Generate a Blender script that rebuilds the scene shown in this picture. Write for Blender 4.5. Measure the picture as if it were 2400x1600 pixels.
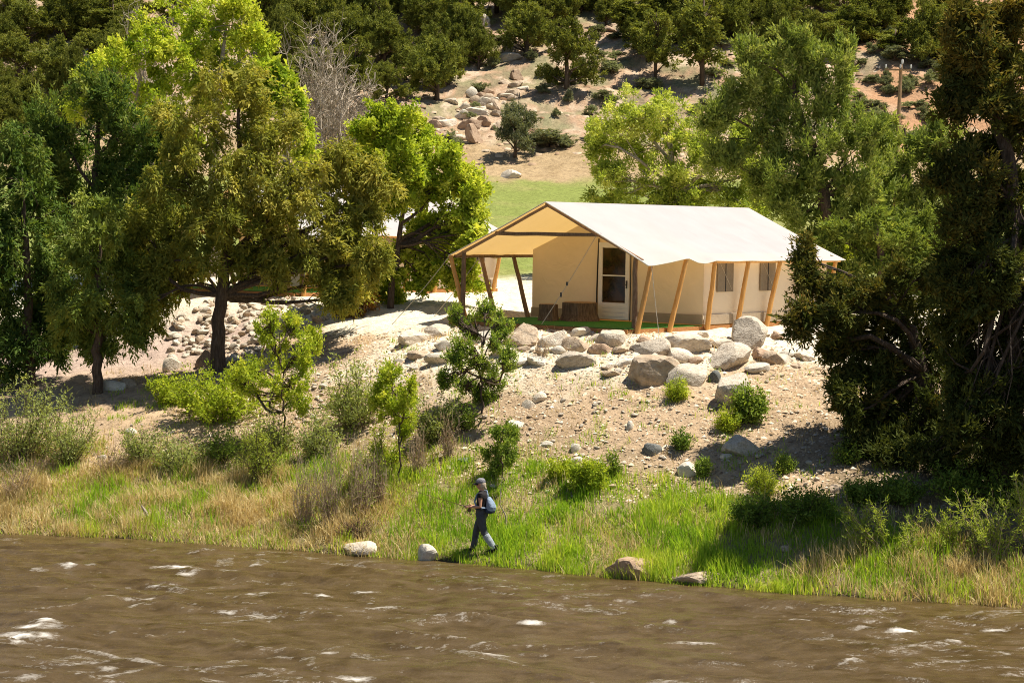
import bpy, bmesh, math, random
import numpy as np
from mathutils import Vector, Matrix

for o in list(bpy.data.objects): bpy.data.objects.remove(o)
SC = bpy.context.scene
COL = SC.collection
RNG = np.random.default_rng(7)
random.seed(7)
R = math.radians

# ------------------------------------------------------------------ camera, light, exposure
FPX = 4770.0                 # focal length in photograph pixels (2400 wide)
HORIZON, ROLL, CAMZ = 532.6, 0.015, 7.5
PITCH = math.atan((800 - HORIZON) / FPX)
cd = bpy.data.cameras.new('camera'); cam = bpy.data.objects.new('camera', cd); COL.objects.link(cam)
cd.sensor_width = 36; cd.lens = FPX / 2400 * 36; cd.clip_start = 0.5; cd.clip_end = 3000
cam.matrix_world = (Matrix.Translation((0, 0, CAMZ)) @ Matrix.Rotation(math.pi / 2 - PITCH, 4, 'X')
                    @ Matrix.Rotation(ROLL, 4, 'Z'))
SC.camera = cam
SUN_EL, SUN_DIR = 66.0, (0.99, 0.12)          # towards the sun, in plan
sdir = Vector((SUN_DIR[0], SUN_DIR[1], 0)).normalized() * math.cos(R(SUN_EL)) + Vector((0, 0, math.sin(R(SUN_EL))))
W = bpy.data.worlds.new('World'); SC.world = W; W.use_nodes = True
nt = W.node_tree; nt.nodes.clear()
sky = nt.nodes.new('ShaderNodeTexSky'); sky.sky_type = 'NISHITA'; sky.sun_disc = False
sky.sun_elevation = R(SUN_EL); sky.sun_rotation = math.atan2(sdir.x, sdir.y); sky.altitude = 2100
bg = nt.nodes.new('ShaderNodeBackground'); bg.inputs[1].default_value = 0.06
wo = nt.nodes.new('ShaderNodeOutputWorld')
nt.links.new(sky.outputs[0], bg.inputs[0]); nt.links.new(bg.outputs[0], wo.inputs[0])
sl = bpy.data.lights.new('sun', 'SUN'); sun = bpy.data.objects.new('sun', sl); COL.objects.link(sun)
sl.energy = 4.8; sl.angle = R(0.53); sl.color = (1.0, 0.955, 0.87)
sun.rotation_euler = sdir.to_track_quat('Z', 'Y').to_euler(); sun.location = (30, 20, 60)
vs = SC.view_settings; vs.view_transform = 'Standard'; vs.look = 'None'; vs.exposure = 0.85; vs.gamma = 1.0
vs.use_curve_mapping = False
SC.cycles.max_bounces = 8; SC.cycles.diffuse_bounces = 3; SC.cycles.transmission_bounces = 4
SC.cycles.use_denoising = True; SC.cycles.denoiser = 'OPENIMAGEDENOISE'; SC.cycles.denoising_input_passes = 'RGB_ALBEDO_NORMAL'; SC.cycles.denoising_prefilter = 'NONE'; SC.cycles.sample_clamp_indirect = 4.0; SC.cycles.filter_width = 1.0

# ------------------------------------------------------------------ helpers
def px(u, v, y):
    """point on the photograph's ray (u, v) at the distance y from the camera"""
    a, b = u - 1200, v - 800
    c, s = math.cos(ROLL), math.sin(ROLL)
    a, b = a * c + b * s, -a * s + b * c
    cp, sp = math.cos(PITCH), math.sin(PITCH)
    dx, dy, dz = a / FPX, cp - (b / FPX) * sp, -sp - (b / FPX) * cp
    t = y / dy
    return np.array([dx * t, y, CAMZ + dz * t])

_tab = np.random.default_rng(3).random((256, 256))
def vnoise(x, y):
    xi, yi = np.floor(x).astype(int), np.floor(y).astype(int)
    fx, fy = x - xi, y - yi
    fx, fy = fx * fx * (3 - 2 * fx), fy * fy * (3 - 2 * fy)
    g = lambda i, j: _tab[i & 255, j & 255]
    return ((g(xi, yi) * (1 - fx) + g(xi + 1, yi) * fx) * (1 - fy) + (g(xi, yi + 1) * (1 - fx) + g(xi + 1, yi + 1) * fx) * fy) * 2 - 1
def fbm(x, y, n=4):
    r, a = 0, 1.0
    for i in range(n):
        r = r + a * vnoise(x * 2 ** i + 17.3 * i, y * 2 ** i + 5.1 * i); a *= 0.5
    return r

def link(o, parent=None):
    COL.objects.link(o)
    if parent is not None: o.parent = parent
    return o
def tag(o, label=None, cat=None, group=None, kind=None):
    for k, v in (('label', label), ('category', cat), ('group', group), ('kind', kind)):
        if v: o[k] = v
    return o
def empty(name, loc, rz=0.0):
    o = bpy.data.objects.new(name, None); o.empty_display_size = 0.3
    o.location = [float(c) for c in loc]; o.rotation_euler = (0, 0, rz)
    return link(o)
def mesh_np(name, V, F, mat, smooth=False):
    """V (n,3); F an (m,k) int array or a list of index lists"""
    me = bpy.data.meshes.new(name)
    V = np.asarray(V, dtype=np.float32)
    if isinstance(F, np.ndarray):
        m, k = F.shape
        me.vertices.add(len(V)); me.loops.add(m * k); me.polygons.add(m)
        me.vertices.foreach_set('co', V.ravel())
        me.loops.foreach_set('vertex_index', F.astype(np.int32).ravel())
        me.polygons.foreach_set('loop_start', (np.arange(m) * k).astype(np.int32))
        me.update(calc_edges=True)
    else:
        me.from_pydata(V.tolist(), [], F); me.update()
    if mat: me.materials.append(mat)
    if smooth: me.polygons.foreach_set('use_smooth', [True] * len(me.polygons))
    return me
def fattr(me, name, vals, domain='FACE'):
    a = me.attributes.new(name, 'FLOAT', domain); a.data.foreach_set('value', np.asarray(vals, dtype=np.float32))
def cattr(me, name, vals):
    a = me.attributes.new(name, 'FLOAT_COLOR', 'POINT')
    a.data.foreach_set('color', np.asarray(vals, dtype=np.float32).ravel())
def obj(name, me, parent=None, loc=(0, 0, 0)):
    o = bpy.data.objects.new(name, me); o.location = [float(c) for c in loc]
    return link(o, parent)

class Acc:
    def __init__(s): s.v = []; s.f = []
    def add(s, V, F):
        n = len(s.v); s.v += [tuple(map(float, p)) for p in V]; s.f += [[i + n for i in f] for f in F]
    def box(s, c, d, rot=None):
        c = np.array(c, float); h = np.array(d, float) / 2
        V = [np.array([x, y, z]) * h for x in (-1, 1) for y in (-1, 1) for z in (-1, 1)]
        if rot is not None: V = [rot @ p for p in V]
        s.add([c + p for p in V], [[0, 1, 3, 2], [4, 6, 7, 5], [0, 4, 5, 1], [2, 3, 7, 6], [0, 2, 6, 4], [1, 5, 7, 3]])
    def tube(s, P, rad, sides=6, ell=1.0):
        P = np.asarray(P, float); n = len(P)
        rad = np.ones(n) * rad
        T = np.gradient(P, axis=0); T /= np.linalg.norm(T, axis=1)[:, None] + 1e-9
        ref = np.array([0.0, 0, 1]) if abs(T[0][2]) < 0.8 else np.array([0.0, 1.0, 0])
        V = []; u = np.cross(T[0], ref); u /= np.linalg.norm(u)
        for i in range(n):
            u = u - T[i] * np.dot(u, T[i]); u /= np.linalg.norm(u) + 1e-9
            w = np.cross(T[i], u)
            for k in range(sides):
                a = 2 * math.pi * k / sides
                V.append(P[i] + rad[i] * (u * math.cos(a) + w * math.sin(a) * ell))
        F = [[i * sides + k, i * sides + (k + 1) % sides, (i + 1) * sides + (k + 1) % sides, (i + 1) * sides + k]
             for i in range(n - 1) for k in range(sides)]
        F += [list(range(sides))[::-1], [(n - 1) * sides + k for k in range(sides)]]
        s.add(V, F)
    def rings(s, rings, sides=12):
        """rings of (centre, rx, ry) in horizontal planes"""
        V = []
        for c, rx, ry in rings:
            for k in range(sides):
                a = 2 * math.pi * k / sides
                V.append((c[0] + rx * math.cos(a), c[1] + ry * math.sin(a), c[2]))
        n = len(rings)
        F = [[i * sides + k, i * sides + (k + 1) % sides, (i + 1) * sides + (k + 1) % sides, (i + 1) * sides + k]
             for i in range(n - 1) for k in range(sides)]
        F += [list(range(sides))[::-1], [(n - 1) * sides + k for k in range(sides)]]
        s.add(V, F)
    def build(s, name, mat, parent=None, smooth=True, loc=(0, 0, 0), angle=40):
        me = mesh_np(name, s.v, s.f, mat, smooth)
        if smooth: me.set_sharp_from_angle(angle=R(angle))
        return obj(name, me, parent, loc)

# ------------------------------------------------------------------ materials
def new_mat(name):
    m = bpy.data.materials.new(name); m.use_nodes = True
    n = m.node_tree; n.nodes.clear()
    out = n.nodes.new('ShaderNodeOutputMaterial')
    return m, n, out
def nd(n, t, **kw):
    x = n.nodes.new(t)
    for k, v in kw.items():
        if k.startswith('i_'): x.inputs[int(k[2:])].default_value = v
        else: setattr(x, k, v)
    return x
def rgba(c): return (c[0], c[1], c[2], 1)
def ramp(n, cols, fac):
    r = n.nodes.new('ShaderNodeValToRGB'); el = r.color_ramp.elements
    el[0].position, el[0].color = cols[0][0], rgba(cols[0][1]); el[1].position, el[1].color = cols[-1][0], rgba(cols[-1][1])
    for p, c in cols[1:-1]:
        e = el.new(p); e.color = rgba(c)
    n.links.new(fac, r.inputs[0]); return r.outputs[0]
def leaf_mat(name, c0, c1, c2, trans=0.35, warm=(1.25, 1.2, 0.5), gain=1.0, rnd=0.0):
    m, n, out = new_mat(name)
    c0, c1, c2 = [tuple(min(0.8, q * gain) for q in c) for c in (c0, c1, c2)]
    at = nd(n, 'ShaderNodeAttribute', attribute_name='tint')
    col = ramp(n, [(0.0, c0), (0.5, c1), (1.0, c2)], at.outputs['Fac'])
    if rnd:
        oi = nd(n, 'ShaderNodeObjectInfo'); hs = nd(n, 'ShaderNodeHueSaturation')
        mr = nd(n, 'ShaderNodeMapRange'); mr.inputs[3].default_value = 1 - rnd; mr.inputs[4].default_value = 1 + rnd
        n.links.new(oi.outputs['Random'], mr.inputs[0]); n.links.new(mr.outputs[0], hs.inputs['Value']); n.links.new(col, hs.inputs['Color']); col = hs.outputs[0]
    d = nd(n, 'ShaderNodeBsdfDiffuse'); t = nd(n, 'ShaderNodeBsdfTranslucent')
    mx = nd(n, 'ShaderNodeMix', data_type='RGBA', blend_type='MULTIPLY'); mx.inputs[0].default_value = 1
    mx.inputs[7].default_value = rgba(warm); n.links.new(col, mx.inputs[6])
    n.links.new(col, d.inputs[0]); n.links.new(mx.outputs[2], t.inputs[0])
    s = nd(n, 'ShaderNodeMixShader'); s.inputs[0].default_value = trans
    n.links.new(d.outputs[0], s.inputs[1]); n.links.new(t.outputs[0], s.inputs[2]); n.links.new(s.outputs[0], out.inputs[0])
    return m
def rough_mat(name, cols, scale=6.0, bump=0.3, rough=0.85, stretch=(1, 1, 1), detail=6, bscale=None, spec=0.3, coord='Object', rnd=0.0):
    """noise-coloured matte surface with bump"""
    m, n, out = new_mat(name)
    tc = nd(n, 'ShaderNodeTexCoord'); mp = nd(n, 'ShaderNodeMapping'); mp.inputs['Scale'].default_value = stretch
    n.links.new(tc.outputs[coord], mp.inputs[0])
    ns = nd(n, 'ShaderNodeTexNoise'); ns.inputs['Scale'].default_value = scale; ns.inputs['Detail'].default_value = detail
    ns.inputs['Roughness'].default_value = 0.65
    n.links.new(mp.outputs[0], ns.inputs[0])
    k = len(cols) - 1
    col = ramp(n, [(0.28 + 0.44 * i / k, c) for i, c in enumerate(cols)], ns.outputs[0])
    if rnd:
        oi = nd(n, 'ShaderNodeObjectInfo'); hs = nd(n, 'ShaderNodeHueSaturation')
        mr = nd(n, 'ShaderNodeMapRange'); mr.inputs[3].default_value = 1 - rnd; mr.inputs[4].default_value = 1 + rnd
        n.links.new(oi.outputs['Random'], mr.inputs[0]); n.links.new(mr.outputs[0], hs.inputs['Value']); n.links.new(col, hs.inputs['Color'])
        col = hs.outputs[0]
    p = nd(n, 'ShaderNodeBsdfPrincipled'); p.inputs['Roughness'].default_value = rough
    p.inputs['Specular IOR Level'].default_value = spec
    n.links.new(col, p.inputs['Base Color'])
    if bump:
        n2 = nd(n, 'ShaderNodeTexNoise'); n2.inputs['Scale'].default_value = bscale or scale * 2.5; n2.inputs['Detail'].default_value = 8
        n.links.new(mp.outputs[0], n2.inputs[0])
        b = nd(n, 'ShaderNodeBump'); b.inputs['Strength'].default_value = bump; b.inputs['Distance'].default_value = 0.05
        n.links.new(n2.outputs[0], b.inputs['Height']); n.links.new(b.outputs[0], p.inputs['Normal'])
    n.links.new(p.outputs[0], out.inputs[0])
    return m

M = {}
M['bark'] = rough_mat('bark', [(0.035, 0.022, 0.014), (0.10, 0.065, 0.04), (0.17, 0.125, 0.09)], 7, 0.8, stretch=(3, 3, 0.6))
M['grey_bark'] = rough_mat('grey_bark', [(0.22, 0.17, 0.115), (0.40, 0.325, 0.235), (0.54, 0.45, 0.34)], 8, 0.5, stretch=(3, 3, 0.7))
M['log_dark'] = rough_mat('log_dark', [(0.11, 0.065, 0.035), (0.22, 0.14, 0.08), (0.33, 0.23, 0.15)], 9, 0.7, stretch=(4, 4, 0.6))
M['log_honey'] = rough_mat('log_honey', [(0.44, 0.21, 0.05), (0.58, 0.30, 0.085), (0.66, 0.38, 0.13)], 4, 0.25, rough=0.6, stretch=(5, 5, 0.5))
M['log_brown'] = rough_mat('log_brown', [(0.20, 0.11, 0.05), (0.32, 0.19, 0.10), (0.40, 0.26, 0.15)], 4, 0.3, rough=0.7, stretch=(5, 5, 0.5))
M['board'] = rough_mat('board', [(0.26, 0.11, 0.035), (0.38, 0.17, 0.055), (0.45, 0.23, 0.09)], 5, 0.3, stretch=(1, 6, 6))
M['stump'] = rough_mat('stump', [(0.06, 0.035, 0.02), (0.15, 0.095, 0.055), (0.26, 0.18, 0.11)], 8, 0.8, stretch=(3, 3, 0.5))
M['stump_top'] = rough_mat('stump_top', [(0.20, 0.13, 0.07), (0.32, 0.22, 0.13)], 12, 0.3)
M['granite_pale'] = rough_mat('granite_pale', [(0.40, 0.31, 0.21), (0.60, 0.50, 0.37), (0.70, 0.61, 0.48)], 5, 0.55, rnd=0.12)
M['granite_tan'] = rough_mat('granite_tan', [(0.26, 0.175, 0.105), (0.45, 0.335, 0.22), (0.56, 0.44, 0.315)], 4, 0.55, rnd=0.12)
M['granite_grey'] = rough_mat('granite_grey', [(0.28, 0.22, 0.155), (0.51, 0.425, 0.315), (0.65, 0.56, 0.44)], 7, 0.6, rnd=0.1)
M['granite_red'] = rough_mat('granite_red', [(0.23, 0.135, 0.08), (0.38, 0.255, 0.16), (0.47, 0.34, 0.225)], 4, 0.55, rnd=0.1)
M['stone_white'] = rough_mat('stone_white', [(0.42, 0.35, 0.26), (0.56, 0.49, 0.38), (0.66, 0.60, 0.49)], 5, 0.4, rnd=0.1)
M['stone_dark'] = rough_mat('stone_dark', [(0.09, 0.09, 0.075), (0.16, 0.16, 0.14), (0.25, 0.24, 0.21)], 6, 0.5, rnd=0.1)
M['reed'] = rough_mat('reed_stem', [(0.26, 0.17, 0.10), (0.40, 0.29, 0.18), (0.52, 0.41, 0.26)], 3, 0.2)
M['rope'] = rough_mat('rope', [(0.42, 0.36, 0.27), (0.55, 0.49, 0.38)], 20, 0.2)
M['dark_metal'] = rough_mat('dark_metal', [(0.03, 0.03, 0.03), (0.06, 0.06, 0.06)], 10, 0, rough=0.5)
M['black'] = rough_mat('black', [(0.008, 0.008, 0.008), (0.014, 0.014, 0.014)], 10, 0, rough=0.7)
M['turf'] = rough_mat('turf', [(0.015, 0.10, 0.012), (0.035, 0.19, 0.02), (0.06, 0.26, 0.03)], 40, 0.6)
M['white_paint'] = rough_mat('white_paint', [(0.66, 0.63, 0.60), (0.74, 0.71, 0.68)], 3, 0.05, rough=0.5)
M['mesh_screen'] = rough_mat('mesh_screen', [(0.20, 0.155, 0.10), (0.27, 0.21, 0.14)], 30, 0.2)
M['skin'] = rough_mat('skin', [(0.50, 0.24, 0.14), (0.58, 0.30, 0.18)], 6, 0, rough=0.55)
M['hair'] = rough_mat('hair', [(0.40, 0.30, 0.20), (0.58, 0.47, 0.34)], 30, 0.3)
M['cloth_black'] = rough_mat('cloth_black', [(0.012, 0.009, 0.009), (0.026, 0.020, 0.019)], 8, 0.4)
M['cloth_slate'] = rough_mat('cloth_slate', [(0.045, 0.046, 0.050), (0.085, 0.087, 0.092)], 7, 0.5)
M['cloth_sunlit'] = rough_mat('cloth_sunlit', [(0.24, 0.26, 0.27), (0.38, 0.41, 0.41)], 9, 0.4)
M['cap_grey'] = rough_mat('cap_grey', [(0.16, 0.15, 0.16), (0.26, 0.245, 0.26)], 9, 0.3)
M['pack_blue'] = rough_mat('pack_blue', [(0.16, 0.21, 0.28), (0.28, 0.35, 0.43)], 8, 0.4)
M['pack_dark'] = rough_mat('pack_dark', [(0.02, 0.028, 0.045), (0.04, 0.055, 0.08)], 8, 0.4)
M['reel'] = rough_mat('reel', [(0.10, 0.045, 0.02), (0.16, 0.08, 0.04)], 10, 0.1, rough=0.4)
M['glaze'] = None
def canvas(name, cols, tcol, trans):
    m, n, out = new_mat(name)
    tc = nd(n, 'ShaderNodeTexCoord')
    ns = nd(n, 'ShaderNodeTexNoise'); ns.inputs['Scale'].default_value = 1.4; ns.inputs['Detail'].default_value = 5
    n.links.new(tc.outputs['Object'], ns.inputs[0])
    col = ramp(n, [(0.3, cols[0]), (0.7, cols[1])], ns.outputs[0])
    d = nd(n, 'ShaderNodeBsdfDiffuse'); t = nd(n, 'ShaderNodeBsdfTranslucent'); t.inputs[0].default_value = rgba(tcol)
    mp = nd(n, 'ShaderNodeMapping'); mp.inputs['Scale'].default_value = (1.0, 1.0, 1.0)
    n.links.new(tc.outputs['Object'], mp.inputs[0])
    n2 = nd(n, 'ShaderNodeTexNoise'); n2.inputs['Scale'].default_value = 2.2; n2.inputs['Detail'].default_value = 3; n2.inputs['Distortion'].default_value = 1.2
    n.links.new(mp.outputs[0], n2.inputs[0])
    b = nd(n, 'ShaderNodeBump'); b.inputs['Strength'].default_value = 0.35; b.inputs['Distance'].default_value = 0.06
    n.links.new(n2.outputs[0], b.inputs['Height']); n.links.new(b.outputs[0], d.inputs['Normal'])
    n.links.new(col, d.inputs[0])
    s = nd(n, 'ShaderNodeMixShader'); s.inputs[0].default_value = trans
    n.links.new(d.outputs[0], s.inputs[1]); n.links.new(t.outputs[0], s.inputs[2]); n.links.new(s.outputs[0], out.inputs[0])
    return m
M['roof_canvas'] = canvas('roof_canvas', ((0.51, 0.505, 0.495), (0.56, 0.55, 0.54)), (1.0, 0.60, 0.18), 0.36)
M['wall_canvas'] = canvas('wall_canvas', ((0.72, 0.605, 0.44), (0.77, 0.65, 0.48)), (0.8, 0.6, 0.3), 0.06)
M['skirt_canvas'] = canvas('skirt_canvas', ((0.33, 0.26, 0.18), (0.38, 0.30, 0.21)), (0.4, 0.3, 0.2), 0.03)
def glass_mat():
    m, n, out = new_mat('door_glass')
    tc = nd(n, 'ShaderNodeTexCoord'); ns = nd(n, 'ShaderNodeTexNoise'); ns.inputs['Scale'].default_value = 3
    n.links.new(tc.outputs['Object'], ns.inputs[0])
    p = nd(n, 'ShaderNodeBsdfPrincipled'); p.inputs['Roughness'].default_value = 0.08
    n.links.new(ramp(n, [(0.35, (0.012, 0.007, 0.004)), (0.65, (0.05, 0.024, 0.010))], ns.outputs[0]), p.inputs['Base Color'])
    n.links.new(p.outputs[0], out.inputs[0]); return m
M['glass'] = glass_mat()

LM = {
 'olive':   leaf_mat('leaf_olive', (0.085, 0.098, 0.018), (0.175, 0.182, 0.034), (0.315, 0.275, 0.060), 0.38, gain=1.60),
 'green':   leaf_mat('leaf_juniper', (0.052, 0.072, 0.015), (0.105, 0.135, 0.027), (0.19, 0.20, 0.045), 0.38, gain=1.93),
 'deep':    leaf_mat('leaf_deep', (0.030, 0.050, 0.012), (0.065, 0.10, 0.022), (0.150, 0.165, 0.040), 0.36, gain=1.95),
 'right':   leaf_mat('leaf_right', (0.065, 0.090, 0.018), (0.135, 0.165, 0.038), (0.23, 0.24, 0.075), 0.36, gain=1.90),
 'darkol':  leaf_mat('leaf_darkolive', (0.036, 0.046, 0.012), (0.080, 0.088, 0.022), (0.20, 0.145, 0.032), 0.25, gain=1.37),
 'spring':  leaf_mat('leaf_spring', (0.12, 0.175, 0.016), (0.24, 0.285, 0.030), (0.39, 0.395, 0.070), 0.45, gain=1.69),
 'willow':  leaf_mat('leaf_willow', (0.12, 0.155, 0.028), (0.225, 0.265, 0.045), (0.38, 0.385, 0.11), 0.45, gain=1.76),
 'sapling': leaf_mat('leaf_sapling', (0.060, 0.095, 0.018), (0.125, 0.170, 0.030), (0.24, 0.27, 0.06), 0.4, gain=1.92),
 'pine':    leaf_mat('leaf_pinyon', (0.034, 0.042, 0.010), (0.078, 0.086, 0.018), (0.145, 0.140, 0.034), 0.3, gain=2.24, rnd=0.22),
 'sage':    leaf_mat('leaf_sage', (0.085, 0.095, 0.048), (0.145, 0.155, 0.085), (0.22, 0.22, 0.13), 0.3, gain=1.75, rnd=0.25),
 'bush':    leaf_mat('leaf_bush', (0.085, 0.10, 0.030), (0.145, 0.165, 0.055), (0.24, 0.25, 0.10), 0.45, gain=2.40),
 'grass':   leaf_mat('blade_green', (0.10, 0.20, 0.016), (0.22, 0.31, 0.030), (0.40, 0.40, 0.09), 0.5, gain=1.6),
 'straw':   leaf_mat('blade_straw', (0.26, 0.20, 0.085), (0.46, 0.36, 0.17), (0.60, 0.50, 0.28), 0.4, (1.1, 1.0, 0.7), gain=1.35),
 'reed':    leaf_mat('blade_reed', (0.13, 0.085, 0.050), (0.25, 0.17, 0.10), (0.38, 0.28, 0.15), 0.3, (1.1, 1.0, 0.8), gain=1.6),
 'rust':    leaf_mat('leaf_rust', (0.16, 0.075, 0.015), (0.30, 0.14, 0.025), (0.42, 0.22, 0.05), 0.3),
}

# ------------------------------------------------------------------ terrain
SHORE_X = np.array([-60, -12.4, -9, -6.5, -4.4, -1.2, 0.6, 2.2, 5.4, 8.0, 10.2, 60])
SHORE_Y = np.array([63, 48.6, 47.9, 47.2, 46.3, 45.2, 44.4, 43.5, 42.2, 41.4, 40.9, 30.0])
def shore(x): return np.interp(x, SHORE_X, SHORE_Y) + 0.14 * vnoise(np.asarray(x) * 1.3 + 9, np.asarray(x) * 0 + 2.0)
TH = 0.685; TENT = (0.847, 55.446, CAMZ - 2.62)         # main tent: heading, origin (front of the ridge line, on the deck)
TE, TD = np.array([math.cos(TH), -math.sin(TH)]), np.array([math.sin(TH), math.cos(TH)])
TH2 = 0.66; TENT2 = (-9.0, 65.2, 5.38)

CP = []
def cp(u, v, y): CP.append(px(u, v, y))
for u, rows in {
    150: [(1120, 51), (1000, 54), (920, 57), (862, 60), (800, 64)],
    450: [(1130, 50.5), (1000, 53), (905, 56), (860, 58.8), (835, 60.3), (725, 62.6), (693, 64)],
    750: [(1150, 49.3), (1000, 52.5), (870, 55.5), (800, 57.6), (720, 61), (692, 63.4)],
    1050: [(1130, 48.5), (950, 51.5), (812, 54.0), (745, 58), (695, 62)],
    1250: [(1120, 48), (940, 50.8), (830, 52.8), (782, 53.8)],
    1500: [(1115, 47.5), (940, 50.2), (880, 51.3), (800, 52.8)],
    1720: [(1140, 46.3), (960, 49.5), (870, 51.4), (790, 53.4)],
    1900: [(1200, 44.6), (1000, 48.5), (850, 52.2), (775, 54.8)],
    2300: [(1230, 43.6), (1000, 48), (850, 52.0), (760, 55.5)],
    2700: [(1000, 47.5), (850, 52), (760, 56)],
    -300: [(1120, 52), (1000, 55), (880, 60)]}.items():
    for v, y in rows: cp(u, v, y)
for xs, z in (([-30, -20, -12, -4, 4, 12, 22, 35], None),):
    for x in xs:
        CP += [np.array([x, 72, 5.4 if x > -14 else 4.6]), np.array([x, 82, 6.3]), np.array([x, 95, 8.0]), np.array([x, 112, 10.7])]
for x in (-90, -45, -30, -15, 0, 15, 30, 45, 90):
    k = 0.0 + 0.02 * x
    CP += [np.array([x, 120, 13.2 + k]), np.array([x, 145, 23.6 + k * 2]), np.array([x, 180, 40 + k]), np.array([x, 260, 72])]
for x in (-40, -20, -12, -8, -4, 0, 4, 8, 12, 20, 40):
    s = float(np.interp(x, SHORE_X, SHORE_Y))
    CP += [np.array([x, s + 0.15, 0.22]), np.array([x, s - 0.5, -0.45]), np.array([x, s - 4, -1.2])]
CP += [np.array([-60, 56 + 20, 5]), np.array([60, 50, 4.5])]
CP = np.array(CP)
for (a, b) in ((0, 0), (-3.2, 1), (3.1, 1), (3.1, 5), (3.1, 9), (-3.1, 9), (0, 9), (-3.1, 5)):
    q = TE * a + TD * b; CP = np.vstack([CP, [TENT[0] + q[0], TENT[1] + q[1], TENT[2] - 0.12]])
    q = TE * a + TD * b; CP = np.vstack([CP, [TENT2[0] + q[0], TENT2[1] + q[1], TENT2[2] - 0.12]])
def _solve():
    P = CP[:, :2]; n = len(P)
    D = np.linalg.norm(P[:, None] - P[None], axis=2)
    A = np.zeros((n + 3, n + 3)); A[:n, :n] = D + np.eye(n) * -0.6
    A[:n, n] = 1; A[:n, n + 1:] = P; A[n, :n] = 1; A[n + 1:, :n] = P.T
    return np.linalg.solve(A, np.append(CP[:, 2], [0, 0, 0]))
_w = _solve()
def hz(x, y):
    x = np.atleast_1d(np.asarray(x, float)); y = np.atleast_1d(np.asarray(y, float)); sh = x.shape
    x = x.ravel(); y = y.ravel(); z = np.empty(len(x))
    for i in range(0, len(x), 20000):
        X, Y = x[i:i + 20000], y[i:i + 20000]
        z[i:i + 20000] = np.hypot(X[:, None] - CP[:, 0], Y[:, None] - CP[:, 1]) @ _w[:-3] + _w[-3] + _w[-2] * X + _w[-1] * Y
    far = np.clip((y - 108) / 14, 0, 1)
    z += (0.06 * fbm(x * 0.8, y * 0.8, 5) + 0.035 * fbm(x * 3.2, y * 3.2, 3)) * np.clip((y - shore(x)) / 2, 0, 1) * (1 - 0.5 * far)
    z += far * (0.75 * fbm(x * 0.09, y * 0.09, 3) + 0.22 * fbm(x * 0.5, y * 0.5, 4))
    z += np.where((y < shore(x)), 0, 1) * 0.0
    for T, th in ((TENT, TH), (TENT2, TH2)):          # levelled building pads
        a = (x - T[0]) * math.cos(th) - (y - T[1]) * math.sin(th); b = (x - T[0]) * math.sin(th) + (y - T[1]) * math.cos(th)
        d = np.maximum(np.maximum(np.abs(a) - 3.3, np.maximum(-0.25 - b, b - 10.1)), 0)
        k = np.clip(1 - d / 0.7, 0, 1); k = k * k * (3 - 2 * k)
        z = z * (1 - k) + (T[2] - 0.13) * k
    return z.reshape(sh)
def ground(u, v, y0=38.0, y1=240.0):
    """where the photograph's ray (u, v) meets the terrain"""
    for a, b, s in ((y0, 80, 0.08), (80, y1, 0.25)):
        ys = np.arange(a, b, s)
        d = px(u, v, 1.0); e = d - np.array([0, 0, CAMZ])
        P = np.array([0, 0, CAMZ]) + ys[:, None] * e / e[1]
        h = hz(P[:, 0], P[:, 1]); hit = np.nonzero(P[:, 2] < h)[0]
        if len(hit):
            p = P[hit[0]].copy(); p[2] = h[hit[0]]; return p
    return px(u, v, y1)
def on_ground(x, y): return np.array([x, y, float(hz(x, y)[0])])

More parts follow.
